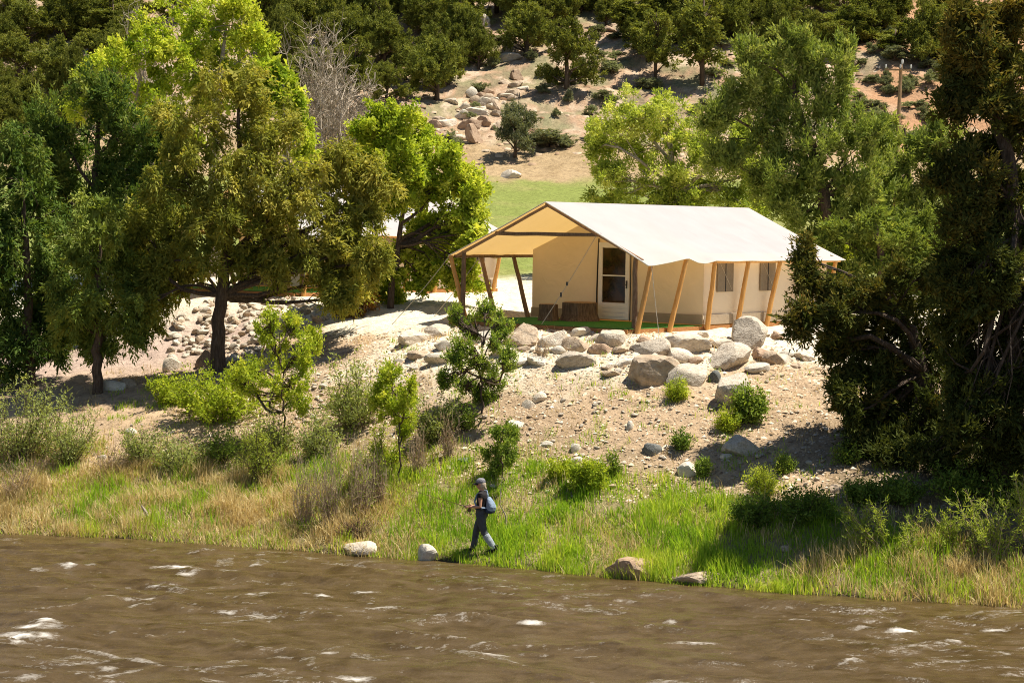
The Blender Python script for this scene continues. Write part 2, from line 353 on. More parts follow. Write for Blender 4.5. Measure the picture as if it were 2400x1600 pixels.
def mix(a, b, k): return a * (1 - k[:, None]) + np.array(b) * k[:, None]
def ground_sheet():
    xs = np.concatenate([np.linspace(-1200, -62, 12), np.arange(-60, -17, 0.9), np.arange(-17, 16, 0.18), np.arange(16, 61, 0.9), np.linspace(64, 1200, 12)])
    ys = np.concatenate([np.linspace(-300, 30, 8), np.arange(36, 72, 0.17), np.arange(72, 112, 0.6), np.arange(112, 165, 0.5), np.linspace(168, 1800, 14)])
    X, Y = np.meshgrid(xs, ys); X = X.ravel(); Y = Y.ravel()
    Z = hz(X, Y)
    Z = np.where(Y > 260, 72 + (Y - 260) * 0.12, Z); Z = np.where(Y < 34, -1.4, Z)
    nx, ny = len(xs), len(ys)
    i = np.arange(nx * ny).reshape(ny, nx)
    F = np.stack([i[:-1, :-1], i[:-1, 1:], i[1:, 1:], i[1:, :-1]], -1).reshape(-1, 4)
    n1, n2 = fbm(X * 0.35, Y * 0.35), fbm(X * 1.7 + 40, Y * 1.7)
    d = Y - shore(X)
    c = np.tile(np.array([0.51, 0.36, 0.22]), (len(X), 1))                   # tan slope soil
    c = mix(c, (0.38, 0.265, 0.155), np.clip(0.5 + n1, 0, 1) * 0.5)
    sand = np.clip((Z - 3.45 + 0.6 * n1 + 0.25 * n2) / 0.6, 0, 1) * (Y < 80)
    c = mix(c, (0.78, 0.67, 0.49), sand)                                     # pale crushed gravel on the terrace
    soil = np.clip((4.6 - d + n1 * 1.2) / 2.0, 0, 1)
    c = mix(c, (0.26, 0.225, 0.09), soil * 0.75)                              # damp, rooted soil by the river
    c = mix(c, (0.09, 0.065, 0.035), np.clip((0.35 - d) / 0.3, 0, 1))
    painted_shade = np.clip((X - 6.6 + n1) / 1.5, 0, 1) * np.clip((8.0 - d + n1) / 2.0, 0, 1)
    c = mix(c, (0.20, 0.145, 0.085), painted_shade * 0.7)                              # shade under the right junipers, painted into the soil colour
    trk = np.exp(-(((Y - 60.5 - 0.05 * (X + 10)) / 2.2) ** 2)) * (X < -7.0)
    c = mix(c, (0.50, 0.37, 0.29), trk)                                       # packed track behind the junipers
    mead = np.clip((Y - 74 + n1 * 2) / 4, 0, 1)
    c = mix(c, (0.215, 0.245, 0.06), mead)                                    # lawn
    c = mix(c, (0.27, 0.26, 0.085), mead * np.clip(n1 * 0.9 + 0.3 * n2, 0, 1))
    dry = np.clip((Y - 108.5 + n1 * 1.0) / 1.5, 0, 1)
    c = mix(c, (0.40, 0.285, 0.155), dry)
    c = mix(c, (0.31, 0.215, 0.11), dry * np.clip(n2, 0, 1))
    hill = np.clip((Y - 116 + n1 * 2) / 3, 0, 1)
    c = mix(c, (0.42, 0.27, 0.165), hill)
    c = mix(c, (0.24, 0.19, 0.11), hill * np.clip(1.3 * n2 + 0.6 * n1, 0, 1)); n3 = fbm(X * 0.6 + 77, Y * 0.9, 3); c = mix(c, (0.24, 0.225, 0.115), hill * np.clip(n3 * 1.4 - 0.1, 0, 0.75)); c = mix(c, (0.56, 0.43, 0.30), hill * np.clip(-1.2 * n2 - 0.5 * n1 - 0.1, 0, 0.8))
    red = hill * np.clip((X - 20 + n1 * 6) / 6, 0, 1)
    c = mix(c, (0.44, 0.245, 0.13), red)
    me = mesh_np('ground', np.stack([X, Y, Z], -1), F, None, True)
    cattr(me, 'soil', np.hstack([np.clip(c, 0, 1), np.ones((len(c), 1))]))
    m, n, out = new_mat('soil')
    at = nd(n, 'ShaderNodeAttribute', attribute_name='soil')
    tc = nd(n, 'ShaderNodeTexCoord')
    ns = nd(n, 'ShaderNodeTexNoise'); ns.inputs['Scale'].default_value = 4.0; ns.inputs['Detail'].default_value = 12; ns.inputs['Roughness'].default_value = 0.82
    n.links.new(tc.outputs['Object'], ns.inputs[0])
    r = ramp(n, [(0.35, (0.42, 0.39, 0.37)), (0.5, (0.95, 0.95, 0.95)), (0.66, (1.3, 1.28, 1.25))], ns.outputs[0])
    mx = nd(n, 'ShaderNodeMix', data_type='RGBA', blend_type='MULTIPLY'); mx.inputs[0].default_value = 0.85
    n.links.new(at.outputs['Color'], mx.inputs[6]); n.links.new(r, mx.inputs[7])
    p = nd(n, 'ShaderNodeBsdfPrincipled'); p.inputs['Roughness'].default_value = 0.95; p.inputs['Specular IOR Level'].default_value = 0.1
    n.links.new(mx.outputs[2], p.inputs['Base Color'])
    n2_ = nd(n, 'ShaderNodeTexNoise'); n2_.inputs['Scale'].default_value = 7; n2_.inputs['Detail'].default_value = 8; n2_.inputs['Roughness'].default_value = 0.7
    n.links.new(tc.outputs['Object'], n2_.inputs[0])
    b = nd(n, 'ShaderNodeBump'); b.inputs['Strength'].default_value = 0.9; b.inputs['Distance'].default_value = 0.10
    n.links.new(n2_.outputs[0], b.inputs['Height']); n.links.new(b.outputs[0], p.inputs['Normal']); n.links.new(p.outputs[0], out.inputs[0])
    me.materials.append(m)
    tag(obj('ground', me), 'tan river bank rising to a sandy terrace, lawn and wooded hillside', 'ground', kind='structure')
ground_sheet()

# ------------------------------------------------------------------ river
FOAM = [(425, 1324, 48, 9, 1.0), (438, 1338, 18, 8, 1.0), (550, 1336, 46, 8, 1.0), (600, 1318, 12, 6, .8), (85, 1470, 55, 12, 1.0), (50, 1490, 70, 14, 0.95), (110, 1462, 18, 16, 1.0),
        (15, 1508, 40, 10, .9), (95, 1436, 26, 6, .8), (590, 1392, 45, 6, .95), (335, 1414, 26, 7, .8), (155, 1323, 26, 6, .9), (95, 1329, 18, 5, .7), (205, 1318, 18, 5, .6), (300, 1400, 60, 5, .55),
        (2125, 1480, 52, 7, 1.0), (1976, 1551, 34, 7, 1.0), (2238, 1497, 22, 5, .9), (1244, 1460, 26, 5, .9), (1077, 1446, 75, 5, .75), (1571, 1447, 14, 8, .8), (1530, 1465, 40, 5, .6),
        (1726, 1530, 46, 6, .7), (1610, 1507, 60, 4, .6), (730, 1395, 45, 6, .7), (850, 1383, 30, 5, .75), (880, 1420, 60, 5, .55), (620, 1437, 50, 5, .65), (540, 1430, 40, 4, .55),
        (780, 1535, 25, 4, .7), (820, 1585, 45, 5, .65), (250, 1562, 22, 10, .6), (1160, 1535, 35, 4, .55), (2020, 1475, 40, 4, .6), (1840, 1443, 70, 4, .5), (2330, 1465, 30, 4, .55), (2140, 1590, 50, 4, .6)]
def river():
    xs = np.concatenate([np.linspace(-400, -18, 14), np.arange(-16, 15, 0.085), np.linspace(17, 400, 14)])
    ys = np.concatenate([np.linspace(-200, 29, 8), np.arange(31, 52, 0.075), np.linspace(53, 90, 6)])
    X, Y = np.meshgrid(xs, ys); X = X.ravel(); Y = Y.ravel()
    a = math.atan2(-0.33, 1.0)                                     # flow runs along the bank
    s, t = X * math.cos(a) + Y * math.sin(a), -X * math.sin(a) + Y * math.cos(a)
    wx = s + 0.8 * fbm(s * 0.3, t * 0.6, 2); wy = t + 0.5 * fbm(s * 0.4 + 7, t * 0.8, 2)
    h = 0.06 * fbm(wx * 0.42, wy * 1.1, 3) + 0.040 * fbm(wx * 1.2 + 31, wy * 3.0, 3) + 0.014 * fbm(wx * 4.5, wy * 8.0, 2)
    ridge = 1 - np.abs(vnoise(wx * 0.55 + 3, wy * 1.5)); h += 0.05 * ridge ** 4
    chop = np.clip(ridge ** 6 * (0.5 + 0.8 * vnoise(s * 0.18, t * 0.35)), 0, 1)
    foam = np.clip((chop - 0.68) * 1.2, 0, 0.45)
    spk = vnoise(wx * 3.3 + 5, wy * 7.0); thr = 1 - np.abs(fbm(wx * 1.1 + 50, wy * 3.6, 3)); foam = np.maximum(foam, np.clip((thr ** 14) * np.clip(vnoise(s * 0.35 + 20, t * 0.7) - 0.2, 0, 1) * 0.7, 0, 0.36))
    foam = foam * np.clip(0.5 + spk, 0, 1)
    for u, v, ru, rv, k in FOAM:
        c = px(u, v, 40.0); e = c - np.array([0, 0, CAMZ]); c = np.array([0, 0, CAMZ]) + e * (CAMZ - 0.05) / (-e[2])
        sx = ru / FPX * c[1]; sy = 0.62 * rv / FPX * c[1] / 0.19
        ds, dt = (X - c[0]), (Y - c[1] - 0.0 * (X - c[0]))
        curve = dt + 0.10 * sy * np.cos(ds / sx * 2.2)
        g = np.exp(-(ds / sx) ** 2 - (curve / (sy * 0.75)) ** 2)
        h += 0.05 * k * np.exp(-(ds / (sx * 1.3)) ** 2 - ((dt - 0.25 * sy) / (sy * 1.2)) ** 2)
        tex = np.clip(0.55 + 0.9 * fbm(X * 3.5 + u, Y * 6.0, 3), 0, 1.3)
        foam = np.maximum(foam, np.clip(g * k * tex * 1.35 - 0.12, 0, 1))
    near = np.clip((shore(X) - Y) / 1.2, 0.12, 1)
    h = h * near * (np.abs(X) < 40)
    foam = foam * (np.clip((shore(X) - Y) / 0.8, 0, 1))
    nx, ny = len(xs), len(ys); i = np.arange(nx * ny).reshape(ny, nx)
    F = np.stack([i[:-1, :-1], i[:-1, 1:], i[1:, 1:], i[1:, :-1]], -1).reshape(-1, 4)
    me = mesh_np('river', np.stack([X, Y, h], -1), F, None, True)
    fattr(me, 'foam', foam, 'POINT')
    m, n, out = new_mat('muddy_water')
    tc = nd(n, 'ShaderNodeTexCoord'); mp = nd(n, 'ShaderNodeMapping'); mp.inputs['Scale'].default_value = (1.0, 2.0, 1); mp.inputs['Rotation'].default_value = (0, 0, 0.32)
    n.links.new(tc.outputs['Object'], mp.inputs[0])
    ns = nd(n, 'ShaderNodeTexNoise'); ns.inputs['Scale'].default_value = 1.3; ns.inputs['Detail'].default_value = 8; ns.inputs['Distortion'].default_value = 0.8
    n.links.new(mp.outputs[0], ns.inputs[0])
    col = ramp(n, [(0.3, (0.056, 0.034, 0.010)), (0.52, (0.090, 0.058, 0.023)), (0.7, (0.112, 0.075, 0.036))], ns.outputs[0])
    rn = nd(n, 'ShaderNodeTexNoise'); rn.inputs['Scale'].default_value = 4.5; rn.inputs['Detail'].default_value = 9; rn.inputs['Roughness'].default_value = 0.7; rn.inputs['Distortion'].default_value = 0.6
    mp2 = nd(n, 'ShaderNodeMapping'); mp2.inputs['Scale'].default_value = (0.7, 2.6, 1); mp2.inputs['Rotation'].default_value = (0, 0, 0.32)
    n.links.new(tc.outputs['Object'], mp2.inputs[0]); n.links.new(mp2.outputs[0], rn.inputs[0])
    rf = ramp(n, [(0.60, (0, 0, 0)), (0.74, (0.42, 0.42, 0.42))], rn.outputs[0])           # glints on the ripples, painted as paler water colour
    fm = nd(n, 'ShaderNodeMix', data_type='RGBA'); n.links.new(rf, fm.inputs[0]); n.links.new(col, fm.inputs[6]); fm.inputs[7].default_value = (0.36, 0.29, 0.19, 1); col = fm.outputs[2]
    at = nd(n, 'ShaderNodeAttribute', attribute_name='foam')
    fn = nd(n, 'ShaderNodeTexNoise'); fn.inputs['Scale'].default_value = 9; fn.inputs['Detail'].default_value = 6; fn.inputs['Roughness'].default_value = 0.8
    n.links.new(mp.outputs[0], fn.inputs[0])
    ma = nd(n, 'ShaderNodeMath', operation='MULTIPLY_ADD'); ma.inputs[1].default_value = 1.7; ma.inputs[2].default_value = -0.85
    n.links.new(fn.outputs[0], ma.inputs[0])
    ad = nd(n, 'ShaderNodeMath', operation='ADD'); n.links.new(at.outputs['Fac'], ad.inputs[0]); n.links.new(ma.outputs[0], ad.inputs[1])
    gt = nd(n, 'ShaderNodeMath', operation='GREATER_THAN'); gt.inputs[1].default_value = 0.02; n.links.new(at.outputs['Fac'], gt.inputs[0])
    mu = nd(n, 'ShaderNodeMath', operation='MULTIPLY', use_clamp=True); n.links.new(ad.outputs[0], mu.inputs[0]); n.links.new(gt.outputs[0], mu.inputs[1])
    mx = nd(n, 'ShaderNodeMix', data_type='RGBA'); n.links.new(mu.outputs[0], mx.inputs[0]); n.links.new(col, mx.inputs[6]); mx.inputs[7].default_value = (0.62, 0.57, 0.49, 1)
    p = nd(n, 'ShaderNodeBsdfPrincipled'); n.links.new(mx.outputs[2], p.inputs['Base Color'])
    mr = nd(n, 'ShaderNodeMapRange'); mr.inputs[3].default_value = 0.19; mr.inputs[4].default_value = 0.8
    n.links.new(mu.outputs[0], mr.inputs[0]); n.links.new(mr.outputs[0], p.inputs['Roughness']); p.inputs['IOR'].default_value = 1.33
    nb = nd(n, 'ShaderNodeTexNoise'); nb.inputs['Scale'].default_value = 3.6; nb.inputs['Detail'].default_value = 6; nb.inputs['Roughness'].default_value = 0.62
    n.links.new(mp.outputs[0], nb.inputs[0])
    b = nd(n, 'ShaderNodeBump'); b.inputs['Strength'].default_value = 0.5; b.inputs['Distance'].default_value = 0.12
    n.links.new(nb.outputs[0], b.inputs['Height']); n.links.new(b.outputs[0], p.inputs['Normal']); n.links.new(p.outputs[0], out.inputs[0])
    me.materials.append(m)
    tag(obj('river', me), 'muddy brown river with small white rapids', 'river', kind='structure')
river()

# ------------------------------------------------------------------ tents
def copy_tree(o, parent=None):
    c = o.copy(); COL.objects.link(c); c.parent = parent
    for ch in o.children: copy_tree(ch, c)
    return c
def log_between(name, a, b, r0, r1, mat, parent, sides=9):
    a, b = np.array(a, float), np.array(b, float)
    P = [a + (b - a) * t for t in np.linspace(0, 1, 6)]
    P = [p + (RNG.normal(0, 0.006, 3) if 0 < i < 5 else 0) for i, p in enumerate(P)]
    ac = Acc(); ac.tube(P, np.linspace(r0, r1, 6), sides)
    return ac.build(name, M[mat], parent)

TW, TL, THE, THR, TWW, TP = 6.93, 10.18, 1.78, 3.33, 6.03, 3.27
def eave_dz(b, side):
    if side > 0:
        return float(np.interp(b, [0, 0.25, 1.0, 1.85, 2.3, 2.7, 3.2, 4.1, 4.95, 5.8, 6.6, 7.4, 8.2, 9.7, TL], [-0.10, -0.10, -0.02, 0.09, -0.03, -0.06, 0.02, 0.0, 0.015, 0.0, 0.015, 0.0, 0.01, 0.0, 0.02]))
    return float(np.interp(b, [0, 0.7, 1.35, 2.1, 2.8, 6, TL], [0.02, -0.05, 0.03, -0.06, 0.04, 0.0, 0.0]))
def roof_z(a, b):
    s = abs(a) / (TW / 2); side = 1 if a > 0 else -1
    return THR - (THR - THE) * s + eave_dz(b, side) * s ** 3 - 0.055 * math.sin(math.pi * min(s, 1)) * (0.35 + 0.65 * abs(math.sin(b * 1.9))) * 0.6

def build_tent(label):
    t = empty('canvas_tent', (0, 0, 0)); tag(t, label, 'tent', 'canvas tents on the terrace')
    # roof: one sheet of canvas over the ridge
    na, nb = 40, 70
    A = np.linspace(-TW / 2, TW / 2, na + 1); B = np.linspace(0, TL, nb + 1)
    V = [(a, b, roof_z(a, b)) for b in B for a in A]
    F = np.array([[j * (na + 1) + i, j * (na + 1) + i + 1, (j + 1) * (na + 1) + i + 1, (j + 1) * (na + 1) + i] for j in range(nb) for i in range(na)])
    rf = obj('roof', mesh_np('roof', np.array(V), F, M['roof_canvas'], True), t)
    ac = Acc()
    for b in (0.0, TL):
        ac.tube([(a, b, roof_z(a, b) - 0.012) for a in A], 0.016, 5)
    for a in (-TW / 2, TW / 2):
        ac.tube([(a, b, roof_z(a, b) - 0.010) for b in B], 0.012, 5)
    ac.build('hem', M['rope'], rf)
    for b in (0.10,):
        log_between('rafter', (-TW / 2 + 0.25, b, THE + 0.02), (0, b, THR - 0.10), 0.045, 0.04, 'log_brown', t)
        log_between('rafter', (TW / 2 - 0.25, b, THE + 0.02), (0, b, THR - 0.10), 0.045, 0.04, 'log_brown', t)
    log_between('collar_beam', (-1.82, 0.12, 2.45), (1.82, 0.12, 2.45), 0.055, 0.05, 'log_dark', t)
    log_between('ridge_pole', (0, 0.05, THR - 0.065), (0, TL - 0.05, THR - 0.065), 0.045, 0.045, 'log_brown', t)
    log_between('eave_log', (TW / 2 - 0.13, 2.9, THE - 0.02), (TW / 2 - 0.13, TL - 0.1, THE - 0.02), 0.045, 0.04, 'log_honey', t)
    log_between('eave_log', (-TW / 2 + 0.15, 0.1, THE - 0.0), (-TW / 2 + 0.15, TL - 0.1, THE - 0.0), 0.045, 0.04, 'log_dark', t)
    # leaning posts under both eaves
    tops = [0.24, 1.87, 3.26, 4.95, 6.63, 8.17, 9.74]; bots = [-0.02, 1.47, 3.29, 4.78, 6.31, 8.0, 9.5]
    for i, (a, b) in enumerate(zip(tops, bots)):
        log_between('post', (TWW / 2 + 0.14, b, -0.13), (TW / 2 - 0.07, a, roof_z(TW / 2 - 0.07, a) - 0.03), 0.075, 0.062, 'log_honey', t)
    for i, a in enumerate([0.02, 1.34, 2.82, 4.9, 6.9, 8.9]):
        log_between('post', (-TWW / 2 + 0.03, a + 0.22, -0.01), (-TW / 2 + 0.07, a, roof_z(-TW / 2 + 0.07, a) - 0.03), 0.07, 0.06, ('log_honey', 'log_brown', 'log_dark', 'log_brown', 'log_brown', 'log_brown')[i], t)
    for s in (-1, 1):
        log_between('upright', (s * (TWW / 2 - 0.03), 0.10, 0.0), (s * (TWW / 2 - 0.03), 0.12, roof_z(s * 3.0, 0.1) - 0.05), 0.075, 0.065, 'log_dark', t)
    # walls
    wb = TL - 0.35; hs = roof_z(TWW / 2, 6) - 0.07
    def wall(name, pts2, fn, mat='wall_canvas'):
        me = mesh_np(name, [fn(*p) for p in pts2[0]], pts2[1], M[mat], True); return obj(name, me, t)
    def panel(x0, x1, top, nx=24, nz=14, wob=0.02):
        V = []; 
        for j in range(nz + 1):
            for i in range(nx + 1):
                x = x0 + (x1 - x0) * i / nx; V.append((x, top(x) * j / nz, wob * math.sin(x * 2.7 + 1) * math.sin(j / nz * 3.1)))
        F = [[j * (nx + 1) + i, j * (nx + 1) + i + 1, (j + 1) * (nx + 1) + i + 1, (j + 1) * (nx + 1) + i] for j in range(nz) for i in range(nx)]
        return V, np.array(F)
    ft = lambda x: min(roof_z(x, TP) - 0.05, 3.2)
    wall('front_wall', panel(-TWW / 2, TWW / 2, ft), lambda x, z, w: (x, TP + w, z + 0.03))
    wall('back_wall', panel(-TWW / 2, TWW / 2, lambda x: roof_z(x, 9.5) - 0.05), lambda x, z, w: (x, wb + w, z + 0.03))
    wall('side_wall', panel(TP, wb, lambda x: hs), lambda x, z, w: (TWW / 2 + w, x, z + 0.03))
    wall('side_wall', panel(TP, wb, lambda x: hs), lambda x, z, w: (-TWW / 2 + w, x, z + 0.03))
    sk = lambda x: 0.27
    wall('skirt', panel(-TWW / 2, -0.66, sk, 12, 3, 0.005), lambda x, z, w: (x, TP - 0.035 + w, z + 0.02), 'skirt_canvas')
    wall('skirt', panel(0.64, TWW / 2, sk, 12, 3, 0.005), lambda x, z, w: (x, TP - 0.035 + w, z + 0.02), 'skirt_canvas')
    wall('skirt', panel(TP, wb, sk, 20, 3, 0.005), lambda x, z, w: (TWW / 2 + 0.04 + w, x, z + 0.02), 'skirt_canvas')
    wall('skirt', panel(TP, wb, sk, 20, 3, 0.005), lambda x, z, w: (-TWW / 2 - 0.04 + w, x, z + 0.02), 'skirt_canvas')
    # door
    ac = Acc(); y = TP - 0.05
    ac.box((-0.475, y, 1.14), (0.13, 0.07, 2.18)); ac.box((0.475, y, 1.14), (0.13, 0.07, 2.18))
    ac.box((0, y, 2.155), (0.82, 0.068, 0.15)); ac.box((0, y, 0.285), (0.82, 0.068, 0.47))
    dr = ac.build('door', M['white_paint'], t, False)
    for z in (0.17, 0.29, 0.41):
        a2 = Acc(); a2.box((0, y - 0.036, z), (0.78, 0.012, 0.085)); a2.build('door_panel', M['white_paint'], dr, False)
    for z0, z1 in ((0.53, 1.27), (1.31, 2.07)):
        a2 = Acc(); a2.box((0, y - 0.004, (z0 + z1) / 2), (0.80, 0.014, z1 - z0)); a2.build('pane', M['glass'], dr, False)
    a2 = Acc(); a2.box((0, y - 0.015, 1.29), (0.815, 0.045, 0.036)); a2.build('glazing_bar', M['white_paint'], dr, False)
    a2 = Acc(); a2.box((0.475, y - 0.06, 1.05), (0.035, 0.03, 0.22)); a2.tube([(0.475, y - 0.06, 1.05), (0.475, y - 0.10, 1.05), (0.40, y - 0.105, 1.05)], 0.012, 6); a2.build('handle', M['dark_metal'], dr)
    a2 = Acc(); a2.tube([(-0.60, y - 0.01, 0.02), (-0.605, y - 0.01, 0.9), (-0.585, y - 0.01, 1.7), (-0.56, y - 0.01, 2.33)], 0.022, 6); a2.build('door_flap_edge', M['black'], t)
    a2 = Acc(); a2.tube([(0.575, y - 0.01, 0.02), (0.58, y - 0.01, 0.9), (0.575, y - 0.01, 2.2)], 0.014, 6); a2.build('door_flap_edge', M['black'], t)
    # screen windows on the side wall
    for s in (1, -1):
        for b0, b1 in ((3.92, 4.72), (6.13, 6.93), (8.34, 9.14)):
            x = s * (TWW / 2 + 0.02)
            a2 = Acc(); a2.box((x, (b0 + b1) / 2, 1.32), (0.03, b1 - b0, 0.82)); wn = a2.build('window', M['mesh_screen'], t, False)
            a2 = Acc(); a2.box((x + s * 0.018, (b0 + b1) / 2, 1.32), (0.012, 0.03, 0.80)); a2.build('zip', M['black'], wn, False)
            a2 = Acc(); a2.tube([(x + s * 0.03, b0 + 0.1, 1.70), (x + s * 0.03, b1 - 0.1, 0.98)], 0.006, 4); a2.build('tie_cord', M['rope'], wn)
    # guy ropes
    def rope(a, b, parent=t):
        a, b = np.array(a, float), np.array(b, float)
        a2 = Acc(); a2.tube([a + (b - a) * k - np.array([0, 0, 0.05 * math.sin(k * math.pi)]) for k in np.linspace(0, 1, 6)], 0.010, 5); r = a2.build('guy_rope', M['rope'], parent)
        return r
    r = rope((1.75, 0.0, 2.42), (0.30, -0.45, 0.02))
    a2 = Acc(); a2.box((0.98, -0.24, 1.13), (0.05, 0.03, 0.10)); a2.build('tensioner', M['dark_metal'], r, False); a2 = Acc(); a2.box((0.82, -0.29, 0.83), (0.045, 0.03, 0.12)); a2.build('tensioner', M['dark_metal'], r, False)
    rope((TW / 2 - 0.02, 0.18, THE - 0.10), (TW / 2 + 0.25, 0.2, -0.13))
    rope((-TW / 2, 0.05, THE), (-TW / 2 - 1.45, -0.75, -0.20)); rope((-TW / 2, 1.4, THE), (-TW / 2 - 1.5, 1.0, -0.10))
    return t
def build_deck(label):
    d = empty('tent_deck', (0, 0, 0)); tag(d, label, 'deck', 'timber decks under the tents')
    ac = Acc(); ac.box((0, TL / 2 - 0.27, -0.105), (TWW + 0.02, TL - 0.1, 0.17)); ac.build('platform', M['log_brown'], d, False)
    for a, b, c in (((0, -0.345, -0.10), (TWW + 0.16, 0.04, 0.17), 'f'), ((TWW / 2 + 0.035, TL / 2 - 0.27, -0.10), (0.04, TL - 0.1, 0.165), 's'), ((-TWW / 2 - 0.035, TL / 2 - 0.27, -0.10), (0.04, TL - 0.1, 0.165), 's')):
        ac = Acc(); ac.box(a, b); ac.build('edge_board', M['board'], d, False)
    ac = Acc(); ac.box((0, TP / 2 - 0.17, -0.010), (TWW - 0.01, TP + 0.30, 0.018)); ac.build('turf_carpet', M['turf'], d, False)
    return d
tent = build_tent('white roofed canvas wall tent with honey coloured leaning posts, porch open to the river')
deck = build_deck('timber deck with green turf carpet under the nearer white tent')
tent2 = copy_tree(tent); deck2 = copy_tree(deck)
tag(tent2, 'second canvas tent farther back, mostly hidden behind the bright green tree', 'tent', 'canvas tents on the terrace')
tag(deck2, 'orange edged timber deck under the tent hidden behind the trees', 'deck', 'timber decks under the tents')
for o, T, th in ((tent, TENT, TH), (deck, TENT, TH), (tent2, TENT2, TH2), (deck2, TENT2, TH2)):
    o.location = T; o.rotation_euler = (0, 0, -th)
def tl(a, b, c=0.0):
    q = TE * a + TD * b; return np.array([TENT[0] + q[0], TENT[1] + q[1], TENT[2] + c])
def stump(a, b, r, h, label, cx):
    p = tl(a, b); s = empty('log_stump', p); tag(s, label, 'stump', 'cut log stumps on the porch')
    n = 22; rings = []
    for k, z in enumerate(np.linspace(0.0, h, 6)):
        rings.append(((0, 0, z), r * (1.16 - 0.16 * min(1, k / 2)), r * (1.16 - 0.16 * min(1, k / 2))))
    ac = Acc(); ac.rings(rings, n)
    V = np.array(ac.v); ang = np.arctan2(V[:, 1], V[:, 0]); k = 1 + 0.05 * np.sin(ang * 5 + cx) + 0.03 * np.sin(ang * 11 + cx * 2)
    V[:, 0] *= k; V[:, 1] *= k; ac.v = [tuple(p_) for p_ in V]
    ac.build('trunk_block', M['stump'], s)
    a2 = Acc(); a2.rings([((0, 0, h + 0.001), r * 0.93, r * 0.93), ((0, 0, h + 0.012), r * 0.90, r * 0.90)], 18); a2.build('cut_face', M['stump_top'], s)
stump(-1.22, 1.75, 0.26, 0.46, 'narrow flared log stump at the left of the pair on the porch', 1)
stump(-0.62, 2.45, 0.50, 0.52, 'wide dark log stump against the tent front beside the door', 4)

# ------------------------------------------------------------------ rocks
def rock_mesh(name, seed, mat, sub=3, cuts=9, rough=0.05, soft=0.0):
    r = np.random.default_rng(seed)
    bm = bmesh.new(); bmesh.ops.create_icosphere(bm, subdivisions=sub, radius=1)
    N = r.normal(size=(cuts, 3)); N /= np.linalg.norm(N, axis=1)[:, None]; H = r.uniform(0.42, 0.80, cuts)
    V = np.array([v.co[:] for v in bm.verts]); D = V / np.linalg.norm(V, axis=1)[:, None]
    dots = D @ N.T; rad = np.where(dots > 0.05, H / np.maximum(dots, 0.05), 9).min(1); rad = np.minimum(rad, 1.0)
    rad = rad * (1 - soft) + soft * 0.9
    ph = r.uniform(0, 6, (3, 3)); fq = r.uniform(2, 5, (3, 3))
    rad += rough * np.sum([np.sin(D @ fq[i] * (1 + i) + ph[i][0]) / (1 + i) for i in range(3)], 0) * 0.5 + r.normal(0, rough * 0.05, len(D))
    for v, d_, q in zip(bm.verts, D, rad): v.co = Vector(d_ * q)
    me = bpy.data.meshes.new(name); bm.to_mesh(me); bm.free(); me.materials.append(M[mat])
    me.polygons.foreach_set('use_smooth', [True] * len(me.polygons)); me.set_sharp_from_angle(angle=R(24))
    return me
_rk = {}
def rock_shape(mat, i, sub=3, soft=0.0):
    k = (mat, i % 6, sub, soft)
    if k not in _rk: _rk[k] = rock_mesh('rock', 100 + len(_rk), mat, sub, 9 if sub > 2 else 7, 0.03, soft * 0.5)
    return _rk[k]
def boulder(name, u, v, w, h, mat, label, group, i, soft=0.0, rot=None, cat='rock'):
    """u, v the rock's middle, w, h its size in the photograph; it rests where its foot meets the ground"""
    g = ground(u, v + h * 0.35); y = g[1]
    sx = w / FPX * y / 2; sz = h / FPX * y / 2
    o = bpy.data.objects.new(name, rock_shape(mat, i, 4 if w > 55 else 3, soft)); link(o)
    g2 = px(u, v, y + sx * 0.45)
    o.location = (g2[0], y + sx * 0.45, g2[2] - sz * 0.16)
    o.scale = (sx * 1.55, max(sx * 1.1, sz * 1.0), sz * 1.8)
    o.rotation_euler = (random.uniform(-0.15, 0.15), random.uniform(-0.2, 0.2), random.uniform(-0.5, 0.5)) if rot is None else rot
    return tag(o, label, cat, group)
RIM = 'boulders set along the terrace rim'
